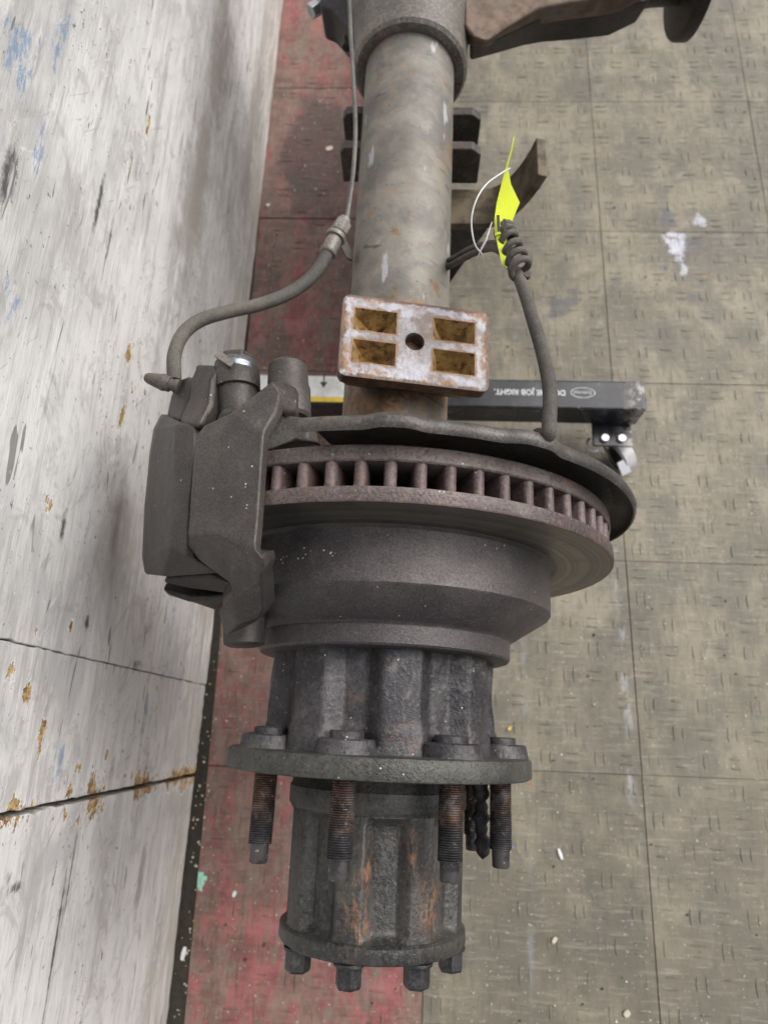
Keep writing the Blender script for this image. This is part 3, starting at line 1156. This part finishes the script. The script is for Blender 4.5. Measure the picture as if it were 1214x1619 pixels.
def flute(t, v, r):
    c = math.cos(8 * (t - LOB))                 # 1 on a rib, -1 between ribs (at the studs)
    f = .5 + .5 * max(-1, min(1, c * 2.0 + .35))
    k = 1.0
    if v < -.012:
        k = max(0, 1 - (-.012 - v) / .006)
    depth = .0115 * k
    wob = .0006 * math.sin(5 * t + 90 * v) + .0005 * math.sin(17 * t - 140 * v)
    return r - depth * (1 - f) + wob


prof = [(.070 - .0875 * i / 36, .0935 + (.0015 if i > 28 else 0) + .001 * i / 36) for i in range(37)]
b = B().revolve(prof, 288, rfun=flute)
hub = b.obj('wheel_hub', 'spool', axle, angle=60)
b = B()
fl = lambda t, v, r: r + .0006 * math.sin(3 * t + 1) + .0003 * math.sin(23 * t)
b.revolve([(-.0172, .07), (-.0172, .1195), (-.0182, .1222), (-.0200, .1232), (-.0308, .1232), (-.0325, .1225), (-.0332, .1205), (-.0332, .06)], 160, rfun=fl)
b.obj('wheel_flange', 'flange', hub, angle=40)
# stud bosses, heads, studs
bm_ = B().cyl((0, -.018, 0), (0, -.0072, 0), [(0, .0225), (.5, .0212), (.9, .0205), (1, .0192)], 28).mesh('boss')
hm_ = B().cyl((0, -.009, 0), (0, -.0018, 0), [(0, .0125), (.85, .0122), (1, .0112)], 24).mesh('head')
sp = [(0, .0082)]
n_th = 34
y0, y1 = -.040, -.092
sp = [(-.030, .0086), (-.040, .0086)]
for i in range(n_th):
    a = y0 + (y1 - y0) * i / n_th
    d = (y1 - y0) / n_th
    sp += [(a + d * .1, .0076), (a + d * .45, .0087), (a + d * .7, .0087)]
sp += [(y1, .0072), (y1 - .001, .0068), (-.1035, .0066), (-.1045, .0058), (-.1045, .0003)]
sm_ = B().revolve(sp, 24, origin=(0, 0, 0)).mesh('stud')
for me, k in ((bm_, 'spool'), (hm_, 'hub'), (sm_, 'stud')):
    me.materials.append(MT[k])
    me.polygons.foreach_set('use_smooth', [True] * len(me.polygons))
    me.set_sharp_from_angle(angle=R_(38))
for k in range(8):
    t = ang(k)
    for nm, me in (('stud_boss', bm_), ('stud_head', hm_), ('wheel_stud', sm_)):
        o = new(nm, me, hub)
        r = .0985
        o.location = (r * math.sin(t), .0085 if nm == 'wheel_stud' else 0, ZC + r * math.cos(t))
        o.rotation_euler = (0, random.uniform(0, 6), 0)

# limp strip of tarry rubber hanging between the studs
q0, q1 = A(757, 1236, .005), A(764, 1358, -.0)
pts = [q0.lerp(q1, i / 6) + Vector((random.uniform(-.001, .001), 0, random.uniform(-.003, .003))) for i in range(7)]
b = B().tube(pts, .005, 12, 6, rf=lambda t: .0056 + .0012 * math.sin(t * 17) + .0009 * math.sin(t * 41 + 1) - .0025 * max(0, t - .85) / .15)
b.obj('rubber_strip', 'darkrub', hub)

# ------------------------------------------------------------------ hub cap with its ribs, end flange and bolts


def capfun(t, v, r):
    if v > -.0605 or v < -.1405:
        return r
    c = math.cos(8 * (t - R_(-13)))             # ribs at the bolts
    f = .5 + .5 * max(-1, min(1, c * 2.4 - .1))
    e = min(1, (-.0605 - v) / .006, (v + .1405) / .004)
    return r - .0085 * (1 - f) * max(0, e)


cp = [(-.03, .066), (-.0345, .0690), (-.043, .0698), (-.0445, .0712), (-.0570, .0712), (-.0585, .0700), (-.0603, .0690)]
cp += [(-.0606 - .0795 * i / 30, .0692 - .0008 * i / 30) for i in range(31)]
cp += [(-.1406, .0695), (-.1420, .0712), (-.1500, .0715), (-.1520, .0700), (-.1526, .066), (-.1526, .012), (-.158, .010), (-.158, .0004)]
b = B().revolve(cp, 288, rfun=capfun)
cap = b.obj('hub_cap', 'cap', axle, angle=42)
wm = B().cyl((0, -.1524, 0), (0, -.1548, 0), [(0, .0112), (.8, .0112), (1, .0106)], 28)
wm.cyl((0, -.154, 0), (0, -.1685, 0), [(0, .0094), (.86, .0094), (1, .0082)], 6)
wm = wm.mesh('bolt')
wm.materials.append(MT['bolt'])
for k in range(8):
    t = R_(-58 + 46 * k) if k < 4 else R_(-58 + 138 + (k - 3) * 44.4)
    o = new('cap_bolt', wm, cap)
    o.location = (.0605 * math.sin(t), 0, ZC + .0605 * math.cos(t))
    o.rotation_euler = (0, random.uniform(0, 1), 0)
    bv = o.modifiers.new('bevel', 'BEVEL')
    bv.width = .0007
    bv.segments = 2

# ------------------------------------------------------------------ brake caliper over the disc (wall side)


def inward(V, d, extra=(0, 0, 0)):
    """offsets towards the axle axis"""
    out = []
    for p in V:
        r = Vector((p.x, 0, p.z - ZC))
        out.append(-r.normalized() * d + Vector(extra))
    return out


rows = [
    [(255, 655, .03), (261, 655, .085), (286, 668, .132), (312, 668, .138)],
    [(243, 678, .0), (247, 677, .082), (278, 672, .133), (308, 674, .141)],
    [(237, 715, -.02), (240, 715, .078), (276, 715, .134), (305, 725, .144)],
    [(229, 797, -.03), (232, 797, .076), (274, 798, .134), (297, 800, .144)],
    [(225, 880, -.03), (227, 889, .074), (270, 864, .131), (294, 878, .138)],
    [(229, 905, -.03), (232, 908, .066), (256, 910, .100), (338, 903, .118)],
]
def weigh(o, F, inner, outer):
    """soft ridges on the faceted skin, tighter ones along its thin border"""
    me = o.data
    cnt = {}
    for f in F:
        for i in range(len(f)):
            e = tuple(sorted((f[i], f[(i + 1) % len(f)])))
            cnt[e] = cnt.get(e, 0) + 1
    at = me.attributes.new('bevel_weight_edge', 'FLOAT', 'EDGE')
    for e in me.edges:
        k = tuple(sorted(e.vertices))
        at.data[e.index].value = inner if cnt.get(k, 0) == 2 else outer
    for m in o.modifiers:
        if m.type == 'BEVEL':
            m.limit_method = 'WEIGHT'


V = [A(*p) for r in rows for p in r]
nc = 4
F = []
for i in range(len(rows) - 1):
    for j in range(nc - 1):
        F.append((i * nc + j, (i + 1) * nc + j, (i + 1) * nc + j + 1, i * nc + j + 1))
caliper = B().shell(V, F, inward(V, .0065)).obj('brake_caliper', 'caliper', axle, bevel=.009, seg=6)
weigh(caliper, F, .5, .3)
# near cheek (fingers) below the bridge: two scooped ribs in shadow
b = B().prism([A(262, 914, .045), A(335, 908, .060), A(366, 924, .065), A(364, 940, .045), A(300, 930, .030), A(258, 922, .030)], (0, .022, -.02))
b.obj('caliper_finger', 'caliper', caliper, bevel=.003)
b = B().prism([A(255, 932, .015), A(300, 944, .02), A(362, 942, .03), A(345, 968, -.01), A(300, 952, -.01), A(262, 940, -.01)], (0, .03, -.03))
b.obj('caliper_finger', 'caliper', caliper, bevel=.004)
# far ear carrying the hose block and the guide bore
V = [A(308, 574, .125), A(338, 575, .135), A(346, 590, .138), A(340, 602, .140), A(336, 640, .145), A(314, 674, .150), A(282, 670, .128), A(298, 630, .122), A(306, 605, .120)]
b = B().shell(V, [tuple(range(9))], (.004, .004, -.03))
b.obj('caliper_ear', 'bracket', caliper, bevel=.004, seg=3)
V = [A(284, 598, .090), A(296, 592, .1), A(309, 597, .108), A(302, 625, .116), A(283, 668, .122), A(262, 662, .088), A(268, 626, .085)]
b = B().shell(V, [tuple(range(7))], (.006, .006, -.035))
b.obj('hose_block', 'caliper', caliper, bevel=.005, seg=3)
# guide cylinder with clip
g0, g1 = A(376, 668, .125), A(374, 560, .125)
b = B().cyl(g0, g1, [(0, .0145), (.02, .0155), (.50, .0155), (.52, .0150), (.54, .0150)], 40)
b.obj('guide_cylinder', 'bracket', caliper, angle=40)
b = B().cyl(g0.lerp(g1, .44), g0.lerp(g1, .70), [(0, .0168), (.04, .0180), (.9, .0180), (1, .0168)], 40)
b.obj('guide_collar', 'bracket', caliper, angle=40)
b = B().cyl(g0.lerp(g1, .69), g0.lerp(g1, .84), [(0, .0165), (.1, .0172), (.9, .0172), (1, .0165)], 40)
b.obj('spring_clip', 'shield', caliper, angle=40)
b = B()
ga, gd = g0.lerp(g1, .70), (g1 - g0).normalized()
vs_ = []
for i in range(15):
    t = R_(-8 + 62 * i / 14)
    rad = Vector((math.sin(t), 0, math.cos(t))) * .0176
    vs_ += [ga + rad, ga + rad + gd * .0046]
b.shell(vs_, [(2 * i, 2 * i + 2, 2 * i + 3, 2 * i + 1) for i in range(14)], (0, 0, -.0008))
b.obj('clip_band', 'zinc_dull', caliper, angle=50)
b = B().cyl(g0.lerp(g1, .83), g0.lerp(g1, .96), [(0, .0142), (.85, .0142), (1, .0128)], 6)
b.obj('guide_bolt', 'bracket', caliper, bevel=.001)
q = A(352, 566, .136)
b = B().prism([A(338, 562, .142), A(349, 555, .142), A(371, 571, .146), A(364, 580, .146)], (0, .001, -.006))
b.obj('clip_tab', 'fitting', caliper, bevel=.0006)
b = B().cyl(A(372, 673, .143), A(374, 655, .143), [(0, .0125), (.4, .0128), (1, .0105)], 32)
b.obj('pin_boot', 'darkrub', caliper, angle=40)
# bleeder
b = B().cyl(A(284, 612, .095), A(229, 596, .098), [(0, .0062), (.12, .0062), (.13, .0048), (.26, .0050), (.27, .0066), (.40, .0066), (.42, .0072), (.50, .0072), (.53, .0066), (.72, .0056), (.9, .0044), (.98, .0030), (1, .0012)], 24)
b.obj('bleeder_screw', 'rubber', caliper, angle=40)

# anchor bracket bridging the disc rim
wq = lambda x, k=0: .158 + (x - 300) / 110 * .029 + k
O = [(430, 601, .178), (444, 622, .176), (438, 649, .180), (416, 685, .188), (410, 770, wq(410)), (406, 827, wq(406)), (402, 866, wq(402)),     # 0-6
     (356, 848, wq(356)), (350, 841, wq(350)), (296, 848, wq(296)), (305, 724, wq(305)), (314, 683, wq(314)), (322, 672, wq(322)), (365, 652, wq(365)), (411, 616, .178),  # 7-14
     (361, 868, wq(356, -.002)), (365, 906, .158), (366, 924, .140), (305, 878, .128), (297, 860, .140),  # 15-19
     (414, 883, .184), (418, 897, .178), (413, 913, .170), (417, 966, .138), (411, 976, .130), (372, 992, .126), (367, 946, .142),   # 20-26
     (345, 966, .118), (356, 1006, .108), (402, 985, .12)]     # 27-29
V = [A(*p) for p in O]
F = [(0, 14, 13, 3, 2, 1), (13, 12, 11, 10, 4, 3), (10, 9, 8, 7, 6, 5, 4),
     (9, 19, 18, 17, 16, 15, 7, 8), (7, 15, 16, 21, 20, 6), (16, 17, 26, 22, 21), (26, 25, 24, 23, 22), (26, 27, 28, 25), (25, 28, 29, 24)]
offs = inward(V, .008)
for i in range(20, 30):
    offs[i] = offs[i] + Vector((0, .012, -.012))
bracket = B().shell(V, F, offs).obj('caliper_bracket', 'bracket', axle, bevel=.0075, seg=5)
weigh(bracket, F, .45, .40)
# lower arm foot and its rounded pin boss
b = B().cyl(A(386, 1022, .075), A(388, 960, .075), [(0, .012), (.06, .0155), (.5, .0165), (1, .0165)], 32)
b.obj('pin_boss', 'caliper', bracket, angle=40)
# far mounting lugs
b = B().cyl(A(457, 664, .132), A(455, 576, .132), [(0, .0150), (.05, .0168), (.52, .0170), (.60, .0158), (.93, .0152), (1, .0120)], 20)
b.obj('mounting_lug', 'bracket', bracket, angle=34)
V = [A(414, 690, .15), A(444, 655, .155), A(486, 660, .155), A(490, 690, .165), A(508, 702, .17), A(470, 698, .165), A(440, 706, .155), A(416, 716, .15)]
b = B().prism(V, (0, .012, -.05))
b.obj('mounting_ear', 'shield', bracket, bevel=.003)
b = B().prism([A(425, 602, .170), A(445, 600, .160), A(470, 612, .155), A(468, 650, .155), A(440, 650, .172), A(444, 622, .172)], (0, .004, -.03))
b.obj('lug_web', 'bracket', bracket, bevel=.003)

# ------------------------------------------------------------------ brake line and hose
b = B().tube([A(551, -40, .045), A(554, 40, .045), A(558, 120, .045), A(562, 200, .045), A(559, 265, .045), A(553, 315, .045), A(547, 350, .045)], .0023, 10, 10)
b.obj('brake_line', 'line', axle)
hose = B().tube([A(519, 398, .047), A(503, 426, .05), A(480, 449, .055), A(448, 468, .062), A(405, 483, .07), A(360, 493, .078), A(318, 506, .084), A(290, 528, .088), A(276, 562, .09), A(276, 602, .09)], .0060, 18, 12).obj('brake_hose', 'hoserub', axle)
f0, f1 = A(546, 346, .045), A(517, 402, .047)
b = B().cyl(f0, f0.lerp(f1, .12), [(0, .0052), (.5, .0062), (1, .0062)], 20)
b.obj('line_nut', 'fitting', hose)
b = B().cyl(f0.lerp(f1, .10), f0.lerp(f1, .42), [(0, .0080), (.1, .0088), (.9, .0088), (1, .0082)], 6)
b.obj('hose_fitting', 'fitting', hose, bevel=.0008)
b = B().cyl(f0.lerp(f1, .40), f0.lerp(f1, .56), [(0, .0094), (.2, .0104), (.4, .0092), (.6, .0104), (1, .0094)], 28)
b.obj('fitting_ring', 'fitting', hose, angle=60)
b = B().cyl(f0.lerp(f1, .55), f0.lerp(f1, 1.0), [(0, .0070), (.3, .0082), (.8, .0076), (.82, .0086), (.95, .0084), (1, .0072)], 24)
b.obj('hose_ferrule', 'fitting', hose, angle=50)
q = A(536, 380, .04)
b = B().prism([A(531, 375, .042), A(541, 368, .042), A(556, 396, .03), A(557, 412, .02), A(549, 408, .03)], (0, .002, -.006))
b.obj('hose_bracket', 'rubber', axle, bevel=.001)

# ------------------------------------------------------------------ sensor cable with its spiral sleeve
cp_ = [A(866, 688, .190) + Vector((0, .014, -.03)), A(866, 688, .190), A(868, 664, .190), A(869, 620, .182), A(860, 568, .172), A(844, 512, .160), A(828, 460, .148), A(815, 428, .138), A(796, 402, .128), A(776, 392, .11), A(745, 402, .07), A(716, 418, .03), A(700, 425, .01)]
cable = B().tube(cp_, .0047, 18, 12, rf=lambda t: .0049 - (.0017 if t > .65 else .0017 * max(0, (t - .54) / .11))).obj('sensor_cable', 'rubber', axle)
b = B().tube([A(800, 388, .13), A(776, 384, .11), A(745, 392, .07), A(716, 408, .03), A(700, 415, .01)], .0024, 12, 8)
b.obj('cable_branch', 'rubber', cable)
ax = [A(826, 434, .148), A(815, 405, .142), A(802, 376, .138), A(796, 362, .136)]
axp = catmull(ax, 24)
hp = []
turns = 6.0
for i, p in enumerate(axp):
    k = i / (len(axp) - 1)
    t = 2 * PI * turns * k
    d = (axp[min(i + 1, len(axp) - 1)] - axp[max(i - 1, 0)]).normalized()
    a = d.cross(Vector((0, 0, 1))).normalized()
    bb = d.cross(a)
    hp.append(p + (a * math.cos(t) + bb * math.sin(t)) * min(.0078 - .0014 * k, .004 + k * .06))
b = B().tube(hp, .0027, 10, 3)
b.obj('spiral_sleeve', 'rubber', cable)

# ------------------------------------------------------------------ yellow tag tied to the cable


def awd(px, py, wd):
    c = A(px, py, wd)
    return Vector((AX0 + c.x * CYW + c.y * SYW, -c.x * SYW + c.y * CYW, c.z))


base = awd(795, 365, .14)
tg = empty('cable_tag', base)
tag(tg, 'folded fluorescent yellow paper tag stuck into the coiled cable', 'tag')


def twld(b, name, mat, **kw):
    b.v = [tuple(Vector(p) - base) for p in b.v]
    return b.obj(name, mat, tg, **kw)


# card curls: the wide leaf, then the narrow tip seen nearly edge on
L = [(782, 372, .150), (781, 348, .150), (785, 320, .152), (793, 288, .158), (800, 262, .166), (807, 238, .172), (811, 218, .178)]
Rr = [(802, 372, .128), (810, 347, .126), (821, 320, .126), (807, 291, .140), (802, 262, .156), (809, 238, .166), (813, 218, .174)]
Vt = []
for a, c in zip(L, Rr):
    Vt += [awd(*a), (awd(*a) + awd(*c)) / 2 + Vector((0, 0, .002)), awd(*c)]
F = []
for i in range(len(L) - 1):
    F += [(3 * i, 3 * i + 1, 3 * i + 4, 3 * i + 3), (3 * i + 1, 3 * i + 2, 3 * i + 5, 3 * i + 4)]
twld(B().shell(Vt, F, (.0003, .0002, -.0004)), 'tag_card', 'tag', angle=60)
F = [(0, 1, 2, 3)]
twld(B().shell([awd(783, 372, .143), awd(801, 372, .136), awd(802, 424, .142), awd(793, 418, .142)], F, (0, .0003, -.0005)), 'tag_tail', 'tag', smooth=False)
for (x0_, y0_, x1_, y1_) in ((787, 340, 788, 366), (797, 346, 799, 368)):
    p0, p1 = awd(x0_, y0_, .1515), awd(x1_, y1_, .1515)
    d = Vector((.0012, 0, 0))
    twld(B().shell([p0 - d, p0 + d, p1 + d, p1 - d], [(0, 1, 2, 3)], (0, 0, -.0003)), 'ink_mark', 'ink', smooth=False)
tie = B().tube([awd(806, 266, .165), awd(792, 274, .17), (awd(768, 292, .172)), awd(752, 318, .172), awd(745, 350, .168), awd(750, 385, .16), awd(762, 402, .15)], .0006, 8, 8)
twld(tie, 'tie_loop', 'tie')
twld(B().shell([awd(776, 352, .165), awd(779, 350, .163), awd(768, 384, .158), awd(754, 408, .15), awd(760, 392, .155), awd(769, 374, .16)], [(0, 1, 2, 3, 4, 5)], (0, .0003, -.0006)), 'tie_tail', 'tie', smooth=False)

# ------------------------------------------------------------------ wheeled dolly under the axle
BZ1, BZ0 = .118, .068
BY0, BY1 = .4525, .5000
dolly = empty('axle_dolly', (.06, .476, 0))
tag(dolly, 'black steel wheeled dolly with printed cross beam and saddle under the axle', 'dolly')


def dl(b, name, mat, parent=None, **kw):
    par = parent or dolly
    if par is dolly:
        b.v = [tuple(Vector(p) - Vector((.06, .476, 0))) for p in b.v]
    else:
        b.v = [tuple(Vector(p) - Vector((.06, .476, 0))) for p in b.v]
    return b.obj(name, mat, par, **kw)


beam = dl(B().box((-.235, BY0, BZ0), (.3385, BY1, BZ1)), 'cross_beam', 'black', bevel=.004, seg=3)
dl(B().box((-.045, BY1 + .0005, BZ0 + .002), (.005, 1.4, BZ1 - .002)), 'long_beam', 'black', bevel=.004, seg=3)
# saddle: post, gusset and curved cradle plate
s0, s1 = awd(770, 352, -.062), awd(770, 297, -.062)
ys0, ys1 = s0.y, s1.y
zc_ = ZC - .064
cx_ = AX0 + .6 * SYW
prof = []
for i in range(41):
    u = -1 + 2 * i / 40
    xx = cx_ + ((u * .158 - .016 * max(0, (u - .6) / .4) ** 2) if u > 0 else u * .05)
    a = abs(u)
    zz = zc_ + (0 if u < .55 else .075 * ((a - .55) / .45) ** 2.1)
    prof.append((xx, zz))
Vs = [Vector((x, ys0, z)) for x, z in prof] + [Vector((x, ys1, z + .0)) for x, z in prof]
n = len(prof)
F = [(i, i + 1, n + i + 1, n + i) for i in range(n - 1)]
dl(B().shell(Vs, F, [Vector((.011 * max(0, (i % n) / (n - 1) - .78) / .22, 0, -.011 + .008 * max(0, (i % n) / (n - 1) - .78) / .22)) for i in range(2 * n)]), 'saddle', 'saddle' if 'saddle' in MT else 'rust', bevel=.0012)
dl(B().box((cx_ - .03, ys0 + .008, BZ1), (cx_ + .052, ys0 + .058, zc_ - .0115)), 'post', 'black', bevel=.003)
dl(B().prism([(cx_ + .0302, ys0 + .0015, zc_ - .0116), (cx_ + .098, ys0 + .0015, zc_ - .0116), (cx_ + .054, ys0 + .0015, zc_ - .13), (cx_ + .0302, ys0 + .0015, zc_ - .13)], (0, .006, 0)), 'gusset', 'black', bevel=.001)
dl(B().prism([(cx_ + .0302, ys0 + .052, zc_ - .0116), (cx_ + .098, ys0 + .052, zc_ - .0116), (cx_ + .0302, ys0 + .052, zc_ - .10)], (0, .006, 0)), 'gusset', 'black', bevel=.001)

# printing on the beam (reads from the far side)


def text(body, size, loc, name, sx=1.0, shear=0.0, bold=0.0):
    c = bpy.data.curves.new(name, 'FONT')
    c.body = body
    c.size = size
    c.align_x = 'CENTER'
    c.align_y = 'CENTER'
    c.extrude = .00015
    c.shear = shear
    c.offset = bold
    t = bpy.data.objects.new(name, c)
    COL.objects.link(t)
    bpy.context.view_layer.update()
    me = bpy.data.meshes.new_from_object(t.evaluated_get(bpy.context.evaluated_depsgraph_get()))
    bpy.data.objects.remove(t)
    for v in me.vertices:
        v.co.x *= sx
    me.materials.clear()
    o = link(name, me, 'print', beam, smooth=False)
    o.location = Vector(loc) - Vector((.06, .476, 0))
    o.rotation_euler = (0, 0, PI)
    return o


tz = BZ1 + .0004
pA, pB = at_z(783, 620, BZ1), at_z(891, 620, BZ1)
text('DO THE JOB RIGHT.', .0122, ((pA.x + pB.x) / 2, pA.y + .001, tz), 'beam_lettering', .95, 0, .0004)
pl_ = at_z(921, 621, BZ1)
text('Eastwood', .0085, (pl_.x, pl_.y, tz), 'beam_emblem_lettering', .78, .25)
b = B()
ring = []
for k, (rx, ry) in enumerate(((.0180, .0086), (.0168, .0076))):
    ring.append([(pl_.x + rx * math.cos(2 * PI * i / 48), pl_.y + ry * math.sin(2 * PI * i / 48), tz) for i in range(48)])
b.shell(ring[0] + ring[1], [(i, (i + 1) % 48, 48 + (i + 1) % 48, 48 + i) for i in range(48)], (0, 0, -.0003))
dl(b, 'beam_emblem_ring', 'print', beam, smooth=False)
# label at the wall end of the beam
xa, xb = at_z(482, 600, BZ1).x, at_z(556, 600, BZ1).x
dl(B().box((xa - .07, BY0 + .012, BZ1 + .0002), (xb + .02, BY1 - .001, BZ1 + .0008)), 'paper_label', 'label_white', beam, smooth=False)
dl(B().box((xa - .07, BY0 + .004, BZ1 + .0002), (xb + .02, BY0 + .0118, BZ1 + .0008)), 'label_stripe', 'label_yellow', beam, smooth=False)
q = at_z(512, 602, BZ1 + .001)
dl(B().prism([(q.x - .001, q.y + .012, q.z), (q.x + .001, q.y + .012, q.z), (q.x + .001, q.y - .002, q.z), (q.x + .006, q.y - .002, q.z), (q.x, q.y - .012, q.z), (q.x - .006, q.y - .002, q.z), (q.x - .001, q.y - .002, q.z)], (0, 0, -.0001)), 'label_arrow', 'ink', beam, smooth=False)


def caster(x, y, rz):
    c = dl(B().box((x - .030, y - .022, BZ0 - .0045), (x + .030, y + .050, BZ0 - .0005)), 'caster', 'zinc' if False else 'black', bevel=.002)
    M = Matrix.Translation((x, y, 0)) @ Matrix.Rotation(rz, 4, 'Z')

    def sub(b, name, mat, **kw):
        b.v = [tuple(M @ Vector(p)) for p in b.v]
        return dl(b, name, mat, c, **kw)
    for sx in (-.0125, .0125):
        b_ = B()
        b_.cyl((x + sx, y - .010, BZ0 - .002), (x + sx, y - .010, BZ0 + .0055), [(0, .0062), (.25, .0066), (.8, .0066), (1, .0052)], 20)
        dl(b_, 'plate_bolt', 'zinc', c, angle=40)
    sub(B().cyl((0, 0, .050), (0, 0, BZ0 - .004), [(0, .016), (.5, .020), (1, .018)], 28), 'swivel', 'darkiron')
    wc_ = at_z(982, 722, .0255)
    dv = Vector((wc_.x - x, wc_.y - y, 0))
    lo = Matrix.Rotation(-rz, 3, 'Z') @ dv
    wx_, wy_ = lo.x, lo.y
    ww = B().cyl((wx_ - .011, wy_, .0255), (wx_ + .011, wy_, .0255), [(0, .012), (.02, .0225), (.12, .0255), (.88, .0255), (.98, .0225), (1, .012)], 40)
    wheel = sub(ww, 'wheel', 'wheel', angle=40)
    sub(B().cyl((wx_ - .0118, wy_, .0255), (wx_ - .0100, wy_, .0255), [(0, .012), (.5, .0205), (1, .0205)], 32), 'wheel_disc', 'darkiron')
    for sx in (-1, 1):
        sub(B().prism([(wx_ + sx * .0145, wy_ - .008, .0215), (wx_ + sx * .0145, wy_ + .008, .0215), (sx * .0155, .014, .055), (sx * .0155, -.012, .055)], (sx * .0018, 0, 0)), 'fork', 'clip', bevel=.0005)
    # brake pedal of bright plate
    sub(B().prism([(wx_ - .022, wy_ - .030, .036), (wx_ - .006, wy_ - .030, .036), (wx_ - .006, wy_ - .010, .046), (wx_ - .022, wy_ - .010, .046)], (0, .0008, -.0022)), 'brake_pedal', 'zinc', bevel=.0005)
    arc = [(-.012 + .0, .012 + .016 * math.cos(t), .052 + .0 * t) for t in (0, 1)]
    sub(B().tube([(-.026 - .011 * math.sin(t), .002 + .011 * math.cos(t), .050) for t in [i * PI / 8 for i in range(9)]], .0022, 8, 4), 'brake_spring', 'zinc')
    return c


cb = at_z(968, 690, BZ0)
caster(cb.x, cb.y + .006, R_(30))

# ------------------------------------------------------------------ litter on the floor (too small and many to count)
rnd = random.Random(3)


def litter(name, n, mat, sz, areas, label):
    b = B()
    for _ in range(n):
        ar = rnd.choice(areas)
        x, y = rnd.uniform(ar[0], ar[1]), rnd.uniform(ar[2], ar[3])
        s_ = rnd.uniform(*sz)
        a = rnd.uniform(0, PI)
        k = rnd.choice((.35, .6, .8, .9))
        pts = []
        m = rnd.choice((4, 5, 6))
        for i in range(m):
            t = 2 * PI * i / m
            r = s_ * rnd.uniform(.6, 1.1)
            px, py = r * math.cos(t), r * k * math.sin(t)
            pts.append((x + px * math.cos(a) - py * math.sin(a), y + px * math.sin(a) + py * math.cos(a), .0012 + rnd.uniform(0, .0006)))
        b.prism(pts, (0, 0, -.0012))
    o = b.obj(name, mat, smooth=False)
    tag(o, label, None, kind='stuff')
    return o


AR = [(.05, .6, -.4, .35), (.1, .7, .2, 1.3), (.05, .6, -.4, .2), (-.26, .0, -.4, .1), (-.28, -.14, .3, 1.3)]
litter('pale_grit', 150, 'chip', (.0006, .0020), AR, 'pale wood chips and grit scattered over the floor tiles')
litter('white_flakes', 90, 'chipw', (.0005, .0016), AR, 'white paint flakes scattered over the floor tiles')
litter('wall_foot_crumbs', 70, 'chip', (.0007, .0024), [(-.291, -.272, -.38, .12)], 'pale splinters and crumbs lying in the dirt gap at the wall foot').location.z = -.0012
litter('dark_grit', 150, 'dirt', (.0006, .0022), AR, 'dark crumbs scattered over the floor tiles')
for (px, py, s0_, k_, rot, mat, nm, lb) in (
    (371, 1413, .0048, .55, 1.2, 'chipw', 'white_flake', 'white oval paint flake on the red tile near the wall'),
    (290, 1508, .0105, .30, 1.4, 'chipw', 'white_flake', 'long white flake lying in the dirt gap at the wall foot'),
    (521, 236, .0085, .6, .4, 'chip', 'wood_chip', 'pale tan wood chip on the red tile beside the axle tube'),
    (424, 325, .004, .7, .8, 'chipw', 'white_flake', 'small white flake on the red tiles, far up along the wall'),
    (885, 1350, .0090, .25, 1.9, 'chipw', 'white_flake', 'slender white flake on the grey tile right of the studs'),
    (876, 1486, .0055, .5, .9, 'chip', 'wood_chip', 'tan wood chip on the near grey tiles below the hub'),
    (990, 1602, .0055, .7, .7, 'chip', 'wood_chip', 'tan wood chip at the bottom edge on the grey tiles'),
    (805, 1152, .0040, .6, .7, 'label_yellow', 'yellow_crumb', 'small yellow crumb on the grey tile right of the hub neck'),
    (808, 1339, .0030, .8, .7, 'blue', 'blue_crumb', 'tiny blue crumb on the grey tile beside the rightmost stud')):
    if mat == 'blue' and 'blue' not in MT:
        MT['blue'] = m_simple('blue_plastic', (.12, .24, .55), .5)
    p = at_z(px, py, 0)
    z = .0025 if px > 300 else -.0008
    pts = [Vector((s0_ * math.cos(t) * (1 if i % 2 else .8), s0_ * k_ * math.sin(t), 0)) for i, t in enumerate([2 * PI * i / 8 for i in range(8)])]
    pts = [Matrix.Rotation(rot, 3, 'Z') @ q for q in pts]
    o = B().prism(pts, (0, 0, -.002)).obj(nm, mat, smooth=False, bevel=.0004)
    o.location = (p.x, p.y, z)
    tag(o, lb, 'debris')
